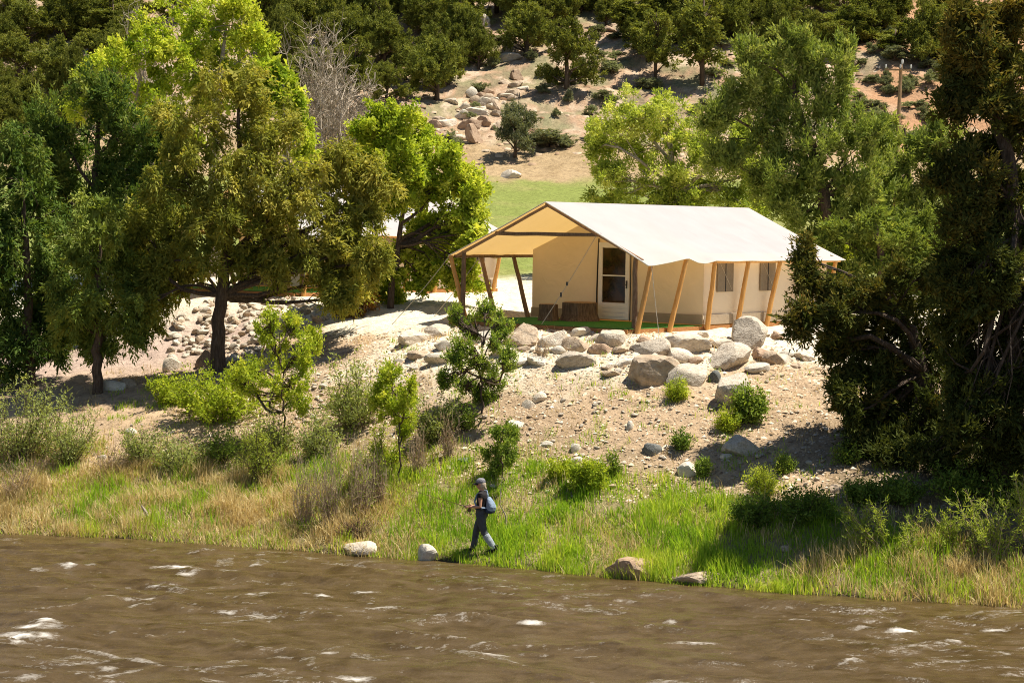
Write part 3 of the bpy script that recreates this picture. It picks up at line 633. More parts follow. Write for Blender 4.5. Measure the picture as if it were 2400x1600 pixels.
BOULD = [
 (966, 794, 74, 36, 'granite_pale', 'pale boulder with brown underside at the left end of the rim', 0, .2),
 (1030, 778, 66, 26, 'granite_pale', 'low flat pale rock just left of the porch sapling', 1, .2),
 (1232, 790, 72, 46, 'granite_tan', 'square tan block under the porch edge, right of the sapling', 2, 0),
 (1300, 799, 54, 44, 'granite_pale', 'cream block below the stumps on the porch', 3, 0),
 (1354, 808, 52, 34, 'granite_tan', 'small brownish rock between the cream block and the peaked rock', 4, .3),
 (1428, 797, 58, 54, 'granite_grey', 'pale peaked rock standing up in front of the deck edge', 5, 0),
 (1354, 849, 74, 36, 'granite_grey', 'flat grey slab lying lowest under the porch', 0, .1),
 (1412, 824, 46, 24, 'granite_red', 'brown wedge rock at the foot of the peaked rock', 1, 0),
 (1433, 877, 44, 16, 'granite_tan', 'thin brown sliver of rock left of the great rounded boulder', 2, .2),
 (1206, 848, 50, 22, 'stone_white', 'white rock beside the sapling trunk on the rim', 3, .2),
 (1522, 873, 102, 80, 'granite_tan', 'great rounded tan boulder casting a shadow below the tent', 4, .45),
 (1518, 815, 74, 38, 'granite_grey', 'grey rock resting on top of the great rounded boulder', 5, .1),
 (1506, 795, 30, 16, 'granite_red', 'little brown rock under the tent corner rope', 0, .2),
 (1602, 807, 110, 40, 'granite_pale', 'long pale rock with brown face in the middle of the rim', 1, 0),
 (1590, 836, 58, 26, 'granite_pale', 'flat cream rock right of the great rounded boulder', 2, .1),
 (1627, 848, 34, 18, 'granite_red', 'small dark brown rock under the long pale rock', 3, .2),
 (1712, 839, 84, 46, 'granite_grey', 'tan and grey rock below the biggest grey boulder', 4, .1),
 (1617, 887, 90, 46, 'granite_grey', 'speckled grey rock low beside the great rounded boulder', 5, .25),
 (1672, 886, 26, 26, 'stone_dark', 'small dark rock right of the speckled grey rock', 0, .2),
 (1754, 789, 100, 60, 'granite_grey', 'biggest grey boulder on the rim under the side windows', 1, .2),
 (1790, 833, 60, 28, 'granite_red', 'brown faced rock below right of the biggest grey boulder', 2, 0),
 (1822, 789, 34, 24, 'granite_red', 'brown rock at the right end of the biggest grey boulder', 3, .1),
 (1696, 761, 30, 20, 'stone_white', 'white rock touching the foot of a honey post', 4, .3),
 (1714, 917, 64, 84, 'granite_grey', 'upright grey slab above the dark green shrub', 5, 0),
 (1885, 836, 62, 20, 'granite_pale', 'flat pale rock half under the dark juniper branch', 0, .2),
 (1586, 863, 28, 30, 'granite_grey', 'small upright grey rock wedged behind the rounded boulder', 1, .2),
]
for b in BOULD: boulder('boulder', b[0], b[1], b[2], b[3], b[4], b[5], RIM, b[6], b[7])
SL = 'rocks on the bank slope'
for b in [
 (1740, 1050, 68, 42, 'granite_grey', 'grey boulder alone on the slope under the upright slab', 2, .1),
 (1614, 1108, 42, 34, 'stone_white', 'square white rock at the top of the green grass', 3, .1),
 (1702, 1071, 22, 14, 'stone_white', 'small white stone left of the lone grey boulder', 0, .3),
 (1526, 1058, 40, 32, 'stone_dark', 'dark greenish rock in the middle of the slope', 4, .2),
 (1212, 999, 40, 20, 'stone_white', 'cream oval stone just right of the sapling foot', 1, .6),
 (1281, 1041, 28, 17, 'stone_white', 'white oval stone in the middle of the slope above the angler', 2, .6),
 (1352, 1052, 26, 22, 'stone_white', 'upright white stone above the bright round shrub', 3, .4),
 (1350, 1080, 30, 15, 'stone_white', 'flat white stone directly above the bright round shrub', 4, .5),
 (1262, 935, 30, 24, 'granite_pale', 'tan stone below the tent guy rope, upper of two', 5, .3),
 (1239, 951, 28, 20, 'granite_pale', 'tan stone below the tent guy rope, lower of two', 0, .3),
 (1476, 1001, 20, 20, 'stone_white', 'rounded stone on bare earth below the great boulder', 1, .5),
 (1098, 1078, 34, 16, 'stone_dark', 'flat dark stone above the angler', 2, .2),
 (1960, 1145, 32, 16, 'granite_tan', 'tan stone in the shade of the right juniper', 3, .3),
 (1845, 1285, 24, 14, 'granite_tan', 'tan stone at the edge of the tree shadow in the grass', 4, .3),
 (838, 1288, 78, 34, 'granite_pale', 'rounded cream rock under the brown tangle at the waterline', 5, .5),
 (996, 1303, 44, 38, 'stone_white', 'white rounded rock at the waterline left of the angler', 0, .4),
 (1490, 1342, 112, 56, 'granite_red', 'big cracked pinkish brown boulder at the waterline', 1, 0),
 (1640, 1352, 100, 24, 'granite_tan', 'long low tan rock in the grass beside the cracked boulder', 2, .1),
 (265, 906, 46, 26, 'stone_white', 'white rock beside the thin juniper trunk', 3, .4),
 (301, 899, 28, 20, 'granite_tan', 'tan rock next to the white rock by the thin trunk', 4, .4),
 (484, 842, 42, 42, 'granite_red', 'pinkish rock behind the thick juniper trunk', 5, .2),
 (405, 858, 36, 30, 'granite_pale', 'pale wedge rock at the foot of the cobble bank', 1, 0),
 (240, 1072, 20, 16, 'stone_white', 'white stone on the bare path under the left junipers', 2, .3),
 (305, 1015, 24, 16, 'stone_white', 'white stone at the edge of the left tree shadow', 3, .3),
 ]: boulder('rock', b[0], b[1], b[2], b[3], b[4], b[5], SL, b[6], b[7])
# a crack across the waterline boulder is left to its facets; hillside ledges and the stone on the lawn
HL = 'ledges on the hillside'
for k, (u, v, w, h, m, s, lb) in enumerate([
 (1195, 412, 46, 20, 'granite_pale', .3, 'pale boulder lying on the dry strip above the lawn'),
 (1108, 297, 50, 26, 'granite_red', 0, 'overhanging tan ledge left of the lone round pine'),
 (1110, 322, 30, 44, 'granite_red', 0, 'upright brown rock face under the overhanging ledge'),
 (1050, 290, 44, 26, 'granite_pale', 0, 'tan block above the bright tree, beside the ledge'),
 (1078, 272, 34, 22, 'granite_pale', 0, 'small pale block on top of the ledge group'),
 (1125, 262, 70, 22, 'granite_pale', .1, 'flat pale shelf of rock above the ledge'),
 (1106, 222, 30, 26, 'stone_white', 0, 'whitish rock standing on the slope above the shelf'),
 (1018, 330, 40, 30, 'granite_red', 0, 'broken tan rock lowest at the left of the ledge group'),
 (1068, 350, 26, 18, 'stone_white', .1, 'white rock at the foot of the ledge group'),
 (1165, 300, 34, 26, 'granite_tan', 0, 'dark tan rock half behind the lone round pine'),
 (262, 10, 50, 18, 'granite_pale', .1, 'pale rock shelf at the top left edge among pines'),
 (262, 35, 34, 22, 'granite_pale', .1, 'pale boulder below the top left rock shelf'),
 (8, 200, 40, 30, 'granite_red', .1, 'pinkish rock at the far left edge under the pines'),
 (1190, 138, 60, 18, 'granite_pale', 0, 'pale shelf beneath the pine left of the slope'),
 (1135, 55, 22, 30, 'granite_pale', .1, 'pale rock between the highest pines'),
 (1430, 70, 40, 16, 'granite_red', .1, 'red ledge on the bare slope near the top'),
 (1900, 60, 60, 14, 'granite_red', .1, 'low red ledge right of the bright olive pine'),
 ]): boulder('ledge_rock', u, v, w * 0.95, h * 0.95, m, lb, HL, k, s)

for k in range(60):
    t_ = random.random(); u = 1000 + 200 * t_ + random.uniform(-45, 45); v = 345 - 150 * t_ + random.uniform(-40, 40); w = random.uniform(12, 32)
    boulder('outcrop_rock', u, v, w, w * random.uniform(0.45, 0.8), random.choice(['granite_pale', 'granite_tan', 'granite_red', 'granite_pale']), 'broken tan rock in the outcrop left of the lone round pine', 'broken rocks of the hillside outcrop', k, 0)
# cobble bank below the second tent: every stone a part of the bank
def cobble_bank():
    c0 = ground(560, 800); root = empty('cobble_bank', c0)
    tag(root, 'bank of pale piled cobbles behind the thick juniper trunk', 'cobble bank')
    n = 0
    for k in range(900):
        u, v = random.uniform(400, 770), random.uniform(702, 850)
        if v < 690 + max(0, 520 - u) * 0.55 or (u > 640 and v > 790 - (u - 640) * 0.3): continue
        if n >= 285: break
        g = ground(u, v); s = random.uniform(0.08, 0.19)
        o = bpy.data.objects.new('cobble', rock_shape(random.choice(['granite_pale', 'granite_pale', 'stone_white', 'granite_tan', 'granite_grey']), k, 2, 0.35)); link(o, root)
        o.location = g - c0 + np.array([0, 0, s * 0.25]); o.scale = (s * random.uniform(1, 1.5), s, s * random.uniform(0.55, 0.85))
        o.rotation_euler = (random.uniform(-.5, .5), random.uniform(-.5, .5), random.uniform(0, 6)); n += 1
cobble_bank()
# loose stones on the slope, each one a thing
def loose(n, box, lab, group, smin, smax, cond=lambda u, v: True):
    k = 0
    while k < n:
        u, v = random.uniform(box[0], box[2]), random.uniform(box[1], box[3])
        if not cond(u, v): continue
        g = ground(u, v); s = random.uniform(smin, smax) * random.uniform(0.6, 1.0)
        m = random.choice(['stone_white', 'granite_pale', 'granite_pale', 'granite_tan', 'granite_grey'])
        o = bpy.data.objects.new('stone', rock_shape(m, k, 2, 0.3)); link(o)
        o.location = g + np.array([0, 0, s * 0.25]); o.scale = (s * random.uniform(1, 1.5), s, s * random.uniform(0.5, 0.8)); o.rotation_euler = (random.uniform(-.3, .3), random.uniform(-.3, .3), random.uniform(0, 6))
        tag(o, lab, 'stone', group); k += 1
_done = [(b[0], b[1], b[2]) for b in BOULD]
_n = 0
while _n < 34:
    u = random.uniform(925, 1900); v = random.uniform(778, 862) + (6 if 1480 < u < 1700 else 0); w = random.uniform(22, 52)
    if any(abs(u - a) < (w + c) * 0.40 and abs(v - b_) < 22 for a, b_, c in _done) or 1040 < u < 1200: 
        if random.random() < 0.97: continue
    _done.append((u, v, w)); _n += 1
    boulder('rim_rock', u, v, w, w * random.uniform(0.4, 0.62), random.choice(['granite_pale', 'granite_pale', 'stone_white', 'granite_tan', 'granite_grey']), 'small pale rock packed between the named boulders on the terrace rim', 'small rocks packed along the rim', _n, random.choice([0, .1, .2]))
loose(210, (1130, 920, 1960, 1160), 'small loose stone on the bare slope right of the angler', 'loose stones on the bare slope', 0.03, 0.10, lambda u, v: v > 900 + (1500 - u) * 0.02)
loose(60, (690, 890, 790, 1010), 'small pale stone in the stony gully between the green bushes', 'stones in the gully', 0.05, 0.13)
loose(26, (200, 990, 420, 1100), 'small pale stone on the path under the left junipers', 'stones on the left path', 0.03, 0.09)
loose(40, (1180, 780, 1900, 900), 'small stone filling the gaps between the rim boulders', 'stones between the rim boulders', 0.04, 0.11)
def gravel():
    n = 26000; r = np.random.default_rng(5)
    x = r.uniform(-9, 11, n * 2); y = shore(x) + r.uniform(3.0, 11.5, n * 2); keep = r.random(n * 2) < 0.5
    x, y = x[keep], y[keep]; z = hz(x, y); n = len(x)
    s = r.uniform(0.012, 0.04, n) * (1 + 1.1 * (r.random(n) < 0.10))
    base = np.array([[1, 0, 0], [-.5, .87, 0], [-.5, -.87, 0], [0.1, 0, .7]])
    ang = r.uniform(0, 6.28, n); ca, sa = np.cos(ang), np.sin(ang)
    V = np.zeros((n, 4, 3))
    for i, b in enumerate(base):
        V[:, i, 0] = x + s * (b[0] * ca - b[1] * sa) * 1.3; V[:, i, 1] = y + s * (b[0] * sa + b[1] * ca); V[:, i, 2] = z + s * (b[2] - 0.05)
    F = np.array([[0, 1, 3], [1, 2, 3], [2, 0, 3]])
    F = (np.arange(n)[:, None, None] * 4 + F[None]).reshape(-1, 3)
    me = mesh_np('gravel', V.reshape(-1, 3), F, None); fattr(me, 'tint', np.repeat(r.random(n), 3))
    me.materials.append(leaf_mat('pebble', (0.22, 0.145, 0.08), (0.46, 0.335, 0.21), (0.66, 0.55, 0.41), 0.0))
    tag(obj('gravel', me), 'pebbles strewn over the bare bank slope', 'gravel', kind='stuff')
gravel()
def scree():
    n = 5200; r = np.random.default_rng(15); x = r.uniform(-45, 45, n); y = r.uniform(113, 162, n); k = r.random(n) < sm_(0.35 + fbm(x * 0.15, y * 0.15, 3)); x, y = x[k], y[k]; n = len(x); z = hz(x, y)
    s = r.uniform(0.05, 0.22, n) * (1 + 1.2 * (r.random(n) < 0.06)); ang = r.uniform(0, 6.28, n); ca, sa = np.cos(ang), np.sin(ang)
    base = np.array([[1, .7, -.2], [-1, .8, -.2], [-.9, -.7, -.2], [.9, -.8, -.2], [.7, .5, .6], [-.6, .6, .5], [-.6, -.5, .65], [.7, -.5, .5]]); V = np.zeros((n, 8, 3))
    base = base[None] * r.uniform(0.7, 1.25, (n, 8, 3))
    V[:, :, 0] = x[:, None] + s[:, None] * (base[:, :, 0] * ca[:, None] - base[:, :, 1] * sa[:, None]) * 1.3; V[:, :, 1] = y[:, None] + s[:, None] * (base[:, :, 0] * sa[:, None] + base[:, :, 1] * ca[:, None]); V[:, :, 2] = z[:, None] + s[:, None] * base[:, :, 2]
    F = (np.arange(n)[:, None, None] * 8 + np.array([[4, 5, 6, 7], [0, 1, 5, 4], [1, 2, 6, 5], [2, 3, 7, 6], [3, 0, 4, 7]])[None]).reshape(-1, 4)
    me = mesh_np('scree', V.reshape(-1, 3), F, None); fattr(me, 'tint', np.repeat(r.random(n), 5))
    me.materials.append(leaf_mat('scree_stone', (0.22, 0.13, 0.075), (0.42, 0.29, 0.18), (0.60, 0.48, 0.34), 0.0))
    tag(obj('scree', me), 'broken stones scattered over the dry hillside', 'scree', kind='stuff')
sm_ = lambda t: np.clip(t, 0, 1)
scree()

# ------------------------------------------------------------------ foliage
def unit(a): return a / (np.linalg.norm(a, axis=-1, keepdims=True) + 1e-9)
def sprig_mesh(name, C, D, L, Wd, tint, mat, r):
    """small pointed sprigs, one triangle each"""
    n = len(C); S = unit(np.cross(D, r.normal(size=(n, 3))))
    V = np.stack([C + S * (Wd / 2)[:, None], C + D * L[:, None], C - S * (Wd / 2)[:, None]], 1).reshape(-1, 3)
    me = mesh_np(name, V, np.arange(n * 3).reshape(n, 3), mat); fattr(me, 'tint', np.clip(tint, 0, 1)); return me
def leaves_mesh(name, C, D, L, Wd, tint, mat, r):
    """rhombic leaves: base C, direction D, length L, width Wd"""
    n = len(C); S = unit(np.cross(D, r.normal(size=(n, 3))))
    mid = C + D * (L * 0.5)[:, None]
    V = np.stack([C, mid + S * (Wd / 2)[:, None], C + D * L[:, None], mid - S * (Wd / 2)[:, None]], 1).reshape(-1, 3)
    F = np.arange(n * 4).reshape(n, 4)
    me = mesh_np(name, V, F, mat); fattr(me, 'tint', np.clip(tint, 0, 1)); return me
def clumps(centers, axes, r, per, cr, leaf, wid, spread=0.7, tint0=0.5, tvar=0.16, long=1.5):
    n = len(centers); k = per
    off = r.normal(size=(n, k, 3)) * (cr * r.uniform(0.20, 0.38, (n, 1, 1)))
    al = (off * axes[:, None]).sum(-1, keepdims=True); off = off + axes[:, None] * al * (long - 1)
    D = unit(axes[:, None] * 0.8 + unit(off) * 0.55 + r.normal(size=(n, k, 3)) * spread)
    C = (centers[:, None] + off).reshape(-1, 3); D = D.reshape(-1, 3)
    L = leaf * r.uniform(0.6, 1.35, n * k); Wd = wid * r.uniform(0.7, 1.3, n * k)
    t = (tint0 + r.normal(0, tvar, n))[:, None] + r.normal(0, 0.13, (n, k))
    return C, D, L, Wd, t.ravel()
def lobe_clumps(c, rad, r, dens, cr, style):
    area = math.pi * rad[0] * rad[2]
    n = max(4, int(dens * area / (math.pi * cr * cr)))
    d = unit(r.normal(size=(n, 3))); q = r.random(n) ** (1 / 1.9)
    q = q * (1 + 0.22 * np.sin(d[:, 0] * 4 + c[0]) * np.cos(d[:, 2] * 5 + c[2] * 2) + 0.10 * r.normal(size=n))
    P = c + d * q[:, None] * rad
    out = unit((P - c) / rad)
    if style == 'up': ax = unit(out * 0.55 + np.array([0, 0, 0.85]) + r.normal(size=(n, 3)) * 0.25)
    elif style == 'droop': ax = unit(out * 0.55 + np.array([0, 0, -0.75]) + r.normal(size=(n, 3)) * 0.3)
    else: ax = unit(out * 0.8 + np.array([0, 0, 0.25]) + r.normal(size=(n, 3)) * 0.5)
    return P, ax
def curve_path(a, b, r, bend=0.12, n=6, sag=0.0):
    a, b = np.array(a, float), np.array(b, float); t = np.linspace(0, 1, n)[:, None]
    L = np.linalg.norm(b - a); o = r.normal(size=3) * bend * L; o2 = r.normal(size=3) * bend * 0.5 * L
    return a + (b - a) * t + o * np.sin(math.pi * t) + o2 * np.sin(2 * math.pi * t) + np.array([0, 0, -sag * L]) * np.sin(math.pi * t)

def tree(name, label, Y, trunk, lobes, mat, style='droop', dens=3.0, cr=0.27, per=46, leaf=0.15, wid=0.05, group=None, bark='bark', seed=1, cat='tree', twigs=0.22, depth=0.9, tvar=0.16, bare=0, spread=0.7, crown_name='crown', long=1.5, core=1.0):
    """trunk: [(u, v, radius m)] from the ground up; lobes: (u, v, ru, rv[, tint[, dy]]) in photograph pixels at the distance Y"""
    r = np.random.default_rng(seed); dens *= 0.62; wid *= 1.25; leaf *= 0.98; per = int(per * 1.75); twigs *= 0.5; plume = style in ('up', 'droop') or mat == 'darkol'
    if plume: cr *= 0.95; long = 2.6; spread = 0.5; tvar = 0.2; dens *= 0.85
    if cat == 'sapling': dens *= 0.55; per = int(per * 0.7); core = 0.0; twigs *= 2.2; dens *= 1.5
    if mat in ('spring', 'willow'): core *= 0.12; dens *= 1.0; tvar = 0.24; leaf *= 0.9
    g = px(trunk[0][0], trunk[0][1], Y); base = on_ground(g[0], Y)
    root = empty(name, base); tag(root, label, cat, group)
    sc = Y / FPX
    tp = [px(u, v, Y) for u, v, _ in trunk]; tp[0] = base - np.array([0, 0, 0.15]); tr = [q[2] for q in trunk]
    tp = np.array(tp); T = np.linspace(0, 1, 16); s0 = np.linspace(0, 1, len(tp))
    P = np.stack([np.interp(T, s0, tp[:, i]) for i in range(3)], 1); P[1:-1] += r.normal(0, 0.03, (14, 3))
    wood = Acc(); wood.tube(P - base, np.interp(T, s0, tr), 9)
    Cs = []
    for lb in lobes:
        u, v, ru, rv = lb[:4]; tint = lb[4] if len(lb) > 4 else 0.5; dy = lb[5] if len(lb) > 5 else r.uniform(-0.8, 0.8)
        c = px(u, v, Y + dy); rad = np.array([ru * sc, (ru + rv) / 2 * sc * depth, rv * sc])
        parts = [lobe_clumps(c, rad * 0.95, r, dens * 0.5, cr, style)]          # loose core, then uneven tufts round it
        if per > 0 and core:
            ic, ia = lobe_clumps(c, rad * 0.66, r, dens * 0.22 * core, cr, style); Cs.append(clumps(ic - base, ia, r, int(per * 0.6), cr, leaf * 1.8, wid * 2.2, tint0=tint - 0.06, tvar=tvar, spread=1.2, long=1.2))
        for q in range(7):
            sub = r.uniform(0.26, 0.52); dd = unit(r.normal(size=3)); parts.append(lobe_clumps(c + dd * rad * r.uniform(0.5, 1.1), rad * sub, r, dens * 0.85, cr * 0.9, style))
        cen, ax = np.concatenate([q[0] for q in parts]), np.concatenate([q[1] for q in parts])
        # limb from the trunk
        low = P[np.argmin(np.abs(P[:, 2] - min(max(c[2] - 0.6 * abs(c[0] - P[-1, 0]) - 0.2, P[6, 2]), P[-1, 2])))]
        lr = max(0.02, 0.045 * min(1.5, np.linalg.norm(c - low) / 2))
        cp_ = curve_path(low - base, c - base, r, 0.10, 7, -0.02)
        wood.tube(cp_, np.linspace(lr * 1.2, lr * 0.45, 7), 6)
        for i in r.choice(len(cen), max(2, int(len(cen) * twigs)), replace=False):
            k = r.integers(3, 7)
            wood.tube(curve_path(cp_[k], cen[i] - base, r, 0.12, 4), np.array([0.020, 0.015, 0.010, 0.005]) * (1 + bare * 0.3), 4)
        if per > 0: Cs.append(clumps(cen - base, ax, r, per, cr, leaf, wid, tint0=tint, tvar=tvar, spread=spread, long=long))
    wood.build('trunk', M[bark], root)
    if Cs:
        C, D, L, Wd, t = [np.concatenate(q) for q in zip(*Cs)]
        obj(crown_name, sprig_mesh(crown_name, C, D, L, Wd, t, LM[mat], r), root)
    return root

LEFT, RIGHT = 'junipers on the left bank', 'junipers on the right'
tree('juniper_tree', 'large olive gold juniper on a thick dark trunk left of the tent', 57.2,
     [(510, 872, .23), (512, 780, .19), (518, 690, .17), (540, 560, .13), (560, 400, .09), (560, 230, .03)],
     [(560, 215, 85, 70, .62), (480, 310, 110, 80, .6), (640, 300, 90, 85, .62), (430, 420, 105, 85, .5), (570, 420, 110, 90, .58), (700, 420, 105, 85, .62), (800, 480, 80, 80, .66),
      (400, 545, 95, 85, .5), (520, 540, 105, 85, .5), (650, 550, 105, 85, .6), (770, 590, 95, 70, .62), (840, 555, 50, 60, .62), (415, 640, 70, 55, .48), (355, 680, 45, 70, .45), (560, 610, 60, 40, .55),
      (655, 625, 75, 40, .6), (755, 660, 55, 50, .62), (860, 420, 60, 50, .7), (800, 380, 50, 40, .7), (820, 660, 50, 50, .6), (870, 610, 36, 50, .62), (865, 490, 36, 45, .66), (800, 700, 30, 34, .6), (385, 630, 55, 60, .46), (335, 735, 40, 60, .42), (330, 560, 50, 60, .46)],
     'olive', 'droop', 3.1, 0.26, 46, 0.15, 0.045, LEFT, seed=11)
tree('juniper_tree', 'narrow green gold juniper on a thin dark trunk, second from the left edge', 56.6,
     [(228, 925, .15), (228, 820, .13), (230, 700, .10), (232, 560, .03)],
     [(235, 520, 62, 62, .55), (200, 610, 65, 75, .52), (275, 640, 60, 80, .55), (230, 720, 75, 65, .5), (150, 740, 45, 65, .5), (300, 770, 42, 50, .5), (215, 800, 60, 30, .5)],
     'green', 'droop', 3.1, 0.25, 46, 0.15, 0.045, LEFT, seed=12)
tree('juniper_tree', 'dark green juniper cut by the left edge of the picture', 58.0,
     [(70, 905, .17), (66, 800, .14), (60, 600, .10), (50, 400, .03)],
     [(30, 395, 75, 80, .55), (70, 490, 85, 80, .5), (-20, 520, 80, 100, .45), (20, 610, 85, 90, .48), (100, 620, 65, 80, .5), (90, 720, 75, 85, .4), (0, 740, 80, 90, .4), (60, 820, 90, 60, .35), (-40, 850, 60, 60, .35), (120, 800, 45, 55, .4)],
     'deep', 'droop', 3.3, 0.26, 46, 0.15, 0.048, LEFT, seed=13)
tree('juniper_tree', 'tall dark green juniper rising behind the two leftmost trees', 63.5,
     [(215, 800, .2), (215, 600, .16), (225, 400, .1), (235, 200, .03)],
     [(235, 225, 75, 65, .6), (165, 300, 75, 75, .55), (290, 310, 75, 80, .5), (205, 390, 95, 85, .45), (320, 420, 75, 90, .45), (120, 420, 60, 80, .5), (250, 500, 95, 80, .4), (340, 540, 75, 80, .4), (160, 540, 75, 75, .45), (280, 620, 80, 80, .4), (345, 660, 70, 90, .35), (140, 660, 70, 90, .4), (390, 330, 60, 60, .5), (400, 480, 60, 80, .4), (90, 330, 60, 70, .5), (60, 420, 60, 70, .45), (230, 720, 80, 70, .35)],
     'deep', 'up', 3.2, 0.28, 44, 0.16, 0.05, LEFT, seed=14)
BR = 'fresh green broadleaf trees'
tree('cottonwood_tree', 'light green leafing tree behind the left junipers, left of the pair', 74.0,
     [(300, 640, .2), (300, 400, .16), (320, 250, .1), (330, 140, .03)],
     [(240, 165, 70, 65, .5), (320, 110, 70, 65, .55), (280, 240, 80, 70, .5), (380, 210, 85, 70, .5), (400, 110, 60, 70, .55), (190, 240, 45, 60, .5), (400, 300, 80, 60, .5)],
     'spring', 'round', 1.5, 0.32, 40, 0.13, 0.075, BR, 'grey_bark', seed=15, twigs=0.6)
tree('cottonwood_tree', 'light green leafing tree reaching the top edge, right of the pair', 75.0,
     [(505, 640, .22), (500, 400, .17), (510, 200, .12), (530, 60, .04)],
     [(470, 45, 75, 60, .55), (560, 50, 75, 60, .6), (610, 110, 65, 65, .55), (520, 130, 80, 65, .55), (440, 150, 70, 60, .5), (480, 215, 80, 55, .55), (600, 200, 70, 55, .55), (540, 5, 60, 35, .55)],
     'spring', 'round', 1.4, 0.32, 38, 0.13, 0.075, BR, 'grey_bark', seed=16, twigs=0.65)
tree('cottonwood_tree', 'small vivid green tree peeping out right of the olive juniper top', 67.0,
     [(670, 640, .12), (670, 400, .1), (665, 200, .03)],
     [(645, 180, 36, 42, .4), (685, 225, 44, 40, .45), (645, 240, 34, 36, .4), (700, 300, 40, 55, .5), (720, 370, 40, 50, .5)],
     'spring', 'round', 2.4, 0.28, 42, 0.13, 0.08, BR, 'grey_bark', seed=17)
tree('cottonwood_tree', 'bright yellow green tree between the olive juniper and the tent', 60.5,
     [(915, 716, .11), (925, 620, .09), (938, 540, .075), (955, 420, .05), (940, 290, .02)],
     [(875, 295, 55, 50, .42), (945, 275, 52, 45, .45), (925, 360, 75, 60, .42), (860, 370, 40, 55, .45), (1000, 395, 70, 55, .5), (1065, 425, 55, 50, .6), (1000, 455, 75, 45, .55), (1085, 500, 42, 50, .62), (1060, 560, 40, 40, .6), (925, 470, 40, 40, .5),
      (960, 590, 50, 40, .55), (1030, 610, 60, 45, .5), (900, 640, 45, 35, .4), (980, 650, 55, 35, .45), (1090, 610, 30, 40, .55), (910, 690, 35, 20, .4), (1060, 520, 60, 42, .6), (1105, 455, 36, 55, .62), (1110, 550, 34, 50, .6), (1000, 540, 65, 36, .55), (1075, 655, 45, 28, .5), (1040, 370, 50, 45, .55), (910, 320, 60, 50, .5), (985, 325, 55, 50, .5), (890, 430, 55, 50, .5), (960, 425, 55, 45, .5)],
     'spring', 'round', 2.3, 0.26, 42, 0.11, 0.065, BR, 'bark', seed=18, twigs=0.45)
tree('willow_tree', 'feathery yellow green willow behind the tent roof', 76.0,
     [(1590, 560, .2), (1585, 470, .17), (1575, 380, .12), (1560, 250, .04)],
     [(1440, 285, 70, 70, .6), (1520, 260, 65, 65, .6), (1500, 350, 90, 70, .5), (1600, 320, 80, 75, .5), (1690, 340, 75, 70, .45), (1450, 410, 60, 55, .55), (1560, 430, 85, 50, .45), (1660, 430, 80, 55, .42), (1750, 400, 55, 65, .4), (1760, 320, 50, 50, .45), (1440, 455, 55, 36, .5), (1530, 475, 60, 36, .45), (1620, 485, 70, 30, .4), (1720, 485, 70, 38, .38), (1800, 470, 60, 55, .38), (1400, 350, 40, 50, .6)],
     'willow', 'round', 3.4, 0.32, 46, 0.13, 0.05, BR, 'grey_bark', seed=19, twigs=0.6)
tree('juniper_tree', 'great green juniper with upright plumes behind the tent roof', 69.0,
     [(1960, 640, .28), (1950, 540, .24), (1920, 400, .17), (1870, 250, .1), (1850, 110, .03)],
     [(1760, 140, 38, 50, .55), (1845, 115, 48, 55, .55), (1905, 150, 35, 45, .5), (1975, 150, 40, 62, .5), (1735, 215, 60, 55, .55), (1830, 215, 85, 70, .5), (1950, 245, 75, 70, .5), (1680, 270, 50, 40, .5), (1780, 310, 75, 60, .5), (1880, 330, 90, 70, .48), (2000, 340, 70, 70, .5),
      (1850, 420, 85, 60, .42), (1950, 440, 90, 60, .45), (2040, 430, 60, 70, .5), (1890, 500, 70, 45, .38), (1990, 520, 70, 50, .42), (2060, 500, 60, 60, .4), (1800, 430, 60, 55, .42), (1690, 350, 50, 50, .45), (2040, 590, 60, 50, .36), (1920, 560, 50, 40, .36)],
     'right', 'up', 3.0, 0.27, 46, 0.16, 0.05, RIGHT, seed=20)
tree('juniper_tree', 'green juniper around the utility pole, right of the great plumed one', 71.0,
     [(2140, 640, .2), (2130, 500, .15), (2120, 300, .04)],
     [(2070, 310, 42, 45, .5), (2150, 350, 55, 60, .5), (2085, 400, 60, 60, .5), (2190, 420, 60, 80, .45), (2110, 470, 75, 60, .45), (2180, 540, 80, 70, .4), (2060, 350, 25, 30, .5), (2210, 330, 45, 60, .45), (2120, 560, 80, 60, .4), (2230, 470, 60, 70, .4), (2250, 620, 80, 80, .36), (2140, 650, 80, 60, .36)],
     'right', 'up', 2.8, 0.28, 44, 0.16, 0.05, RIGHT, seed=21)
tree('juniper_tree', 'ragged olive juniper just beyond the tent back corner', 64.5,
     [(2080, 760, .2), (2070, 640, .16), (2050, 520, .06)],
     [(1960, 560, 50, 42, .55), (2040, 540, 65, 50, .5), (2110, 580, 70, 60, .5), (1985, 630, 50, 36, .5), (2070, 650, 80, 55, .45), (2160, 670, 70, 70, .4), (2020, 700, 70, 40, .42), (2110, 740, 90, 50, .4), (2200, 780, 80, 60, .35), (2260, 680, 70, 80, .35), (2170, 560, 60, 60, .42)],
     'green', 'round', 3.2, 0.26, 44, 0.15, 0.05, RIGHT, seed=22)
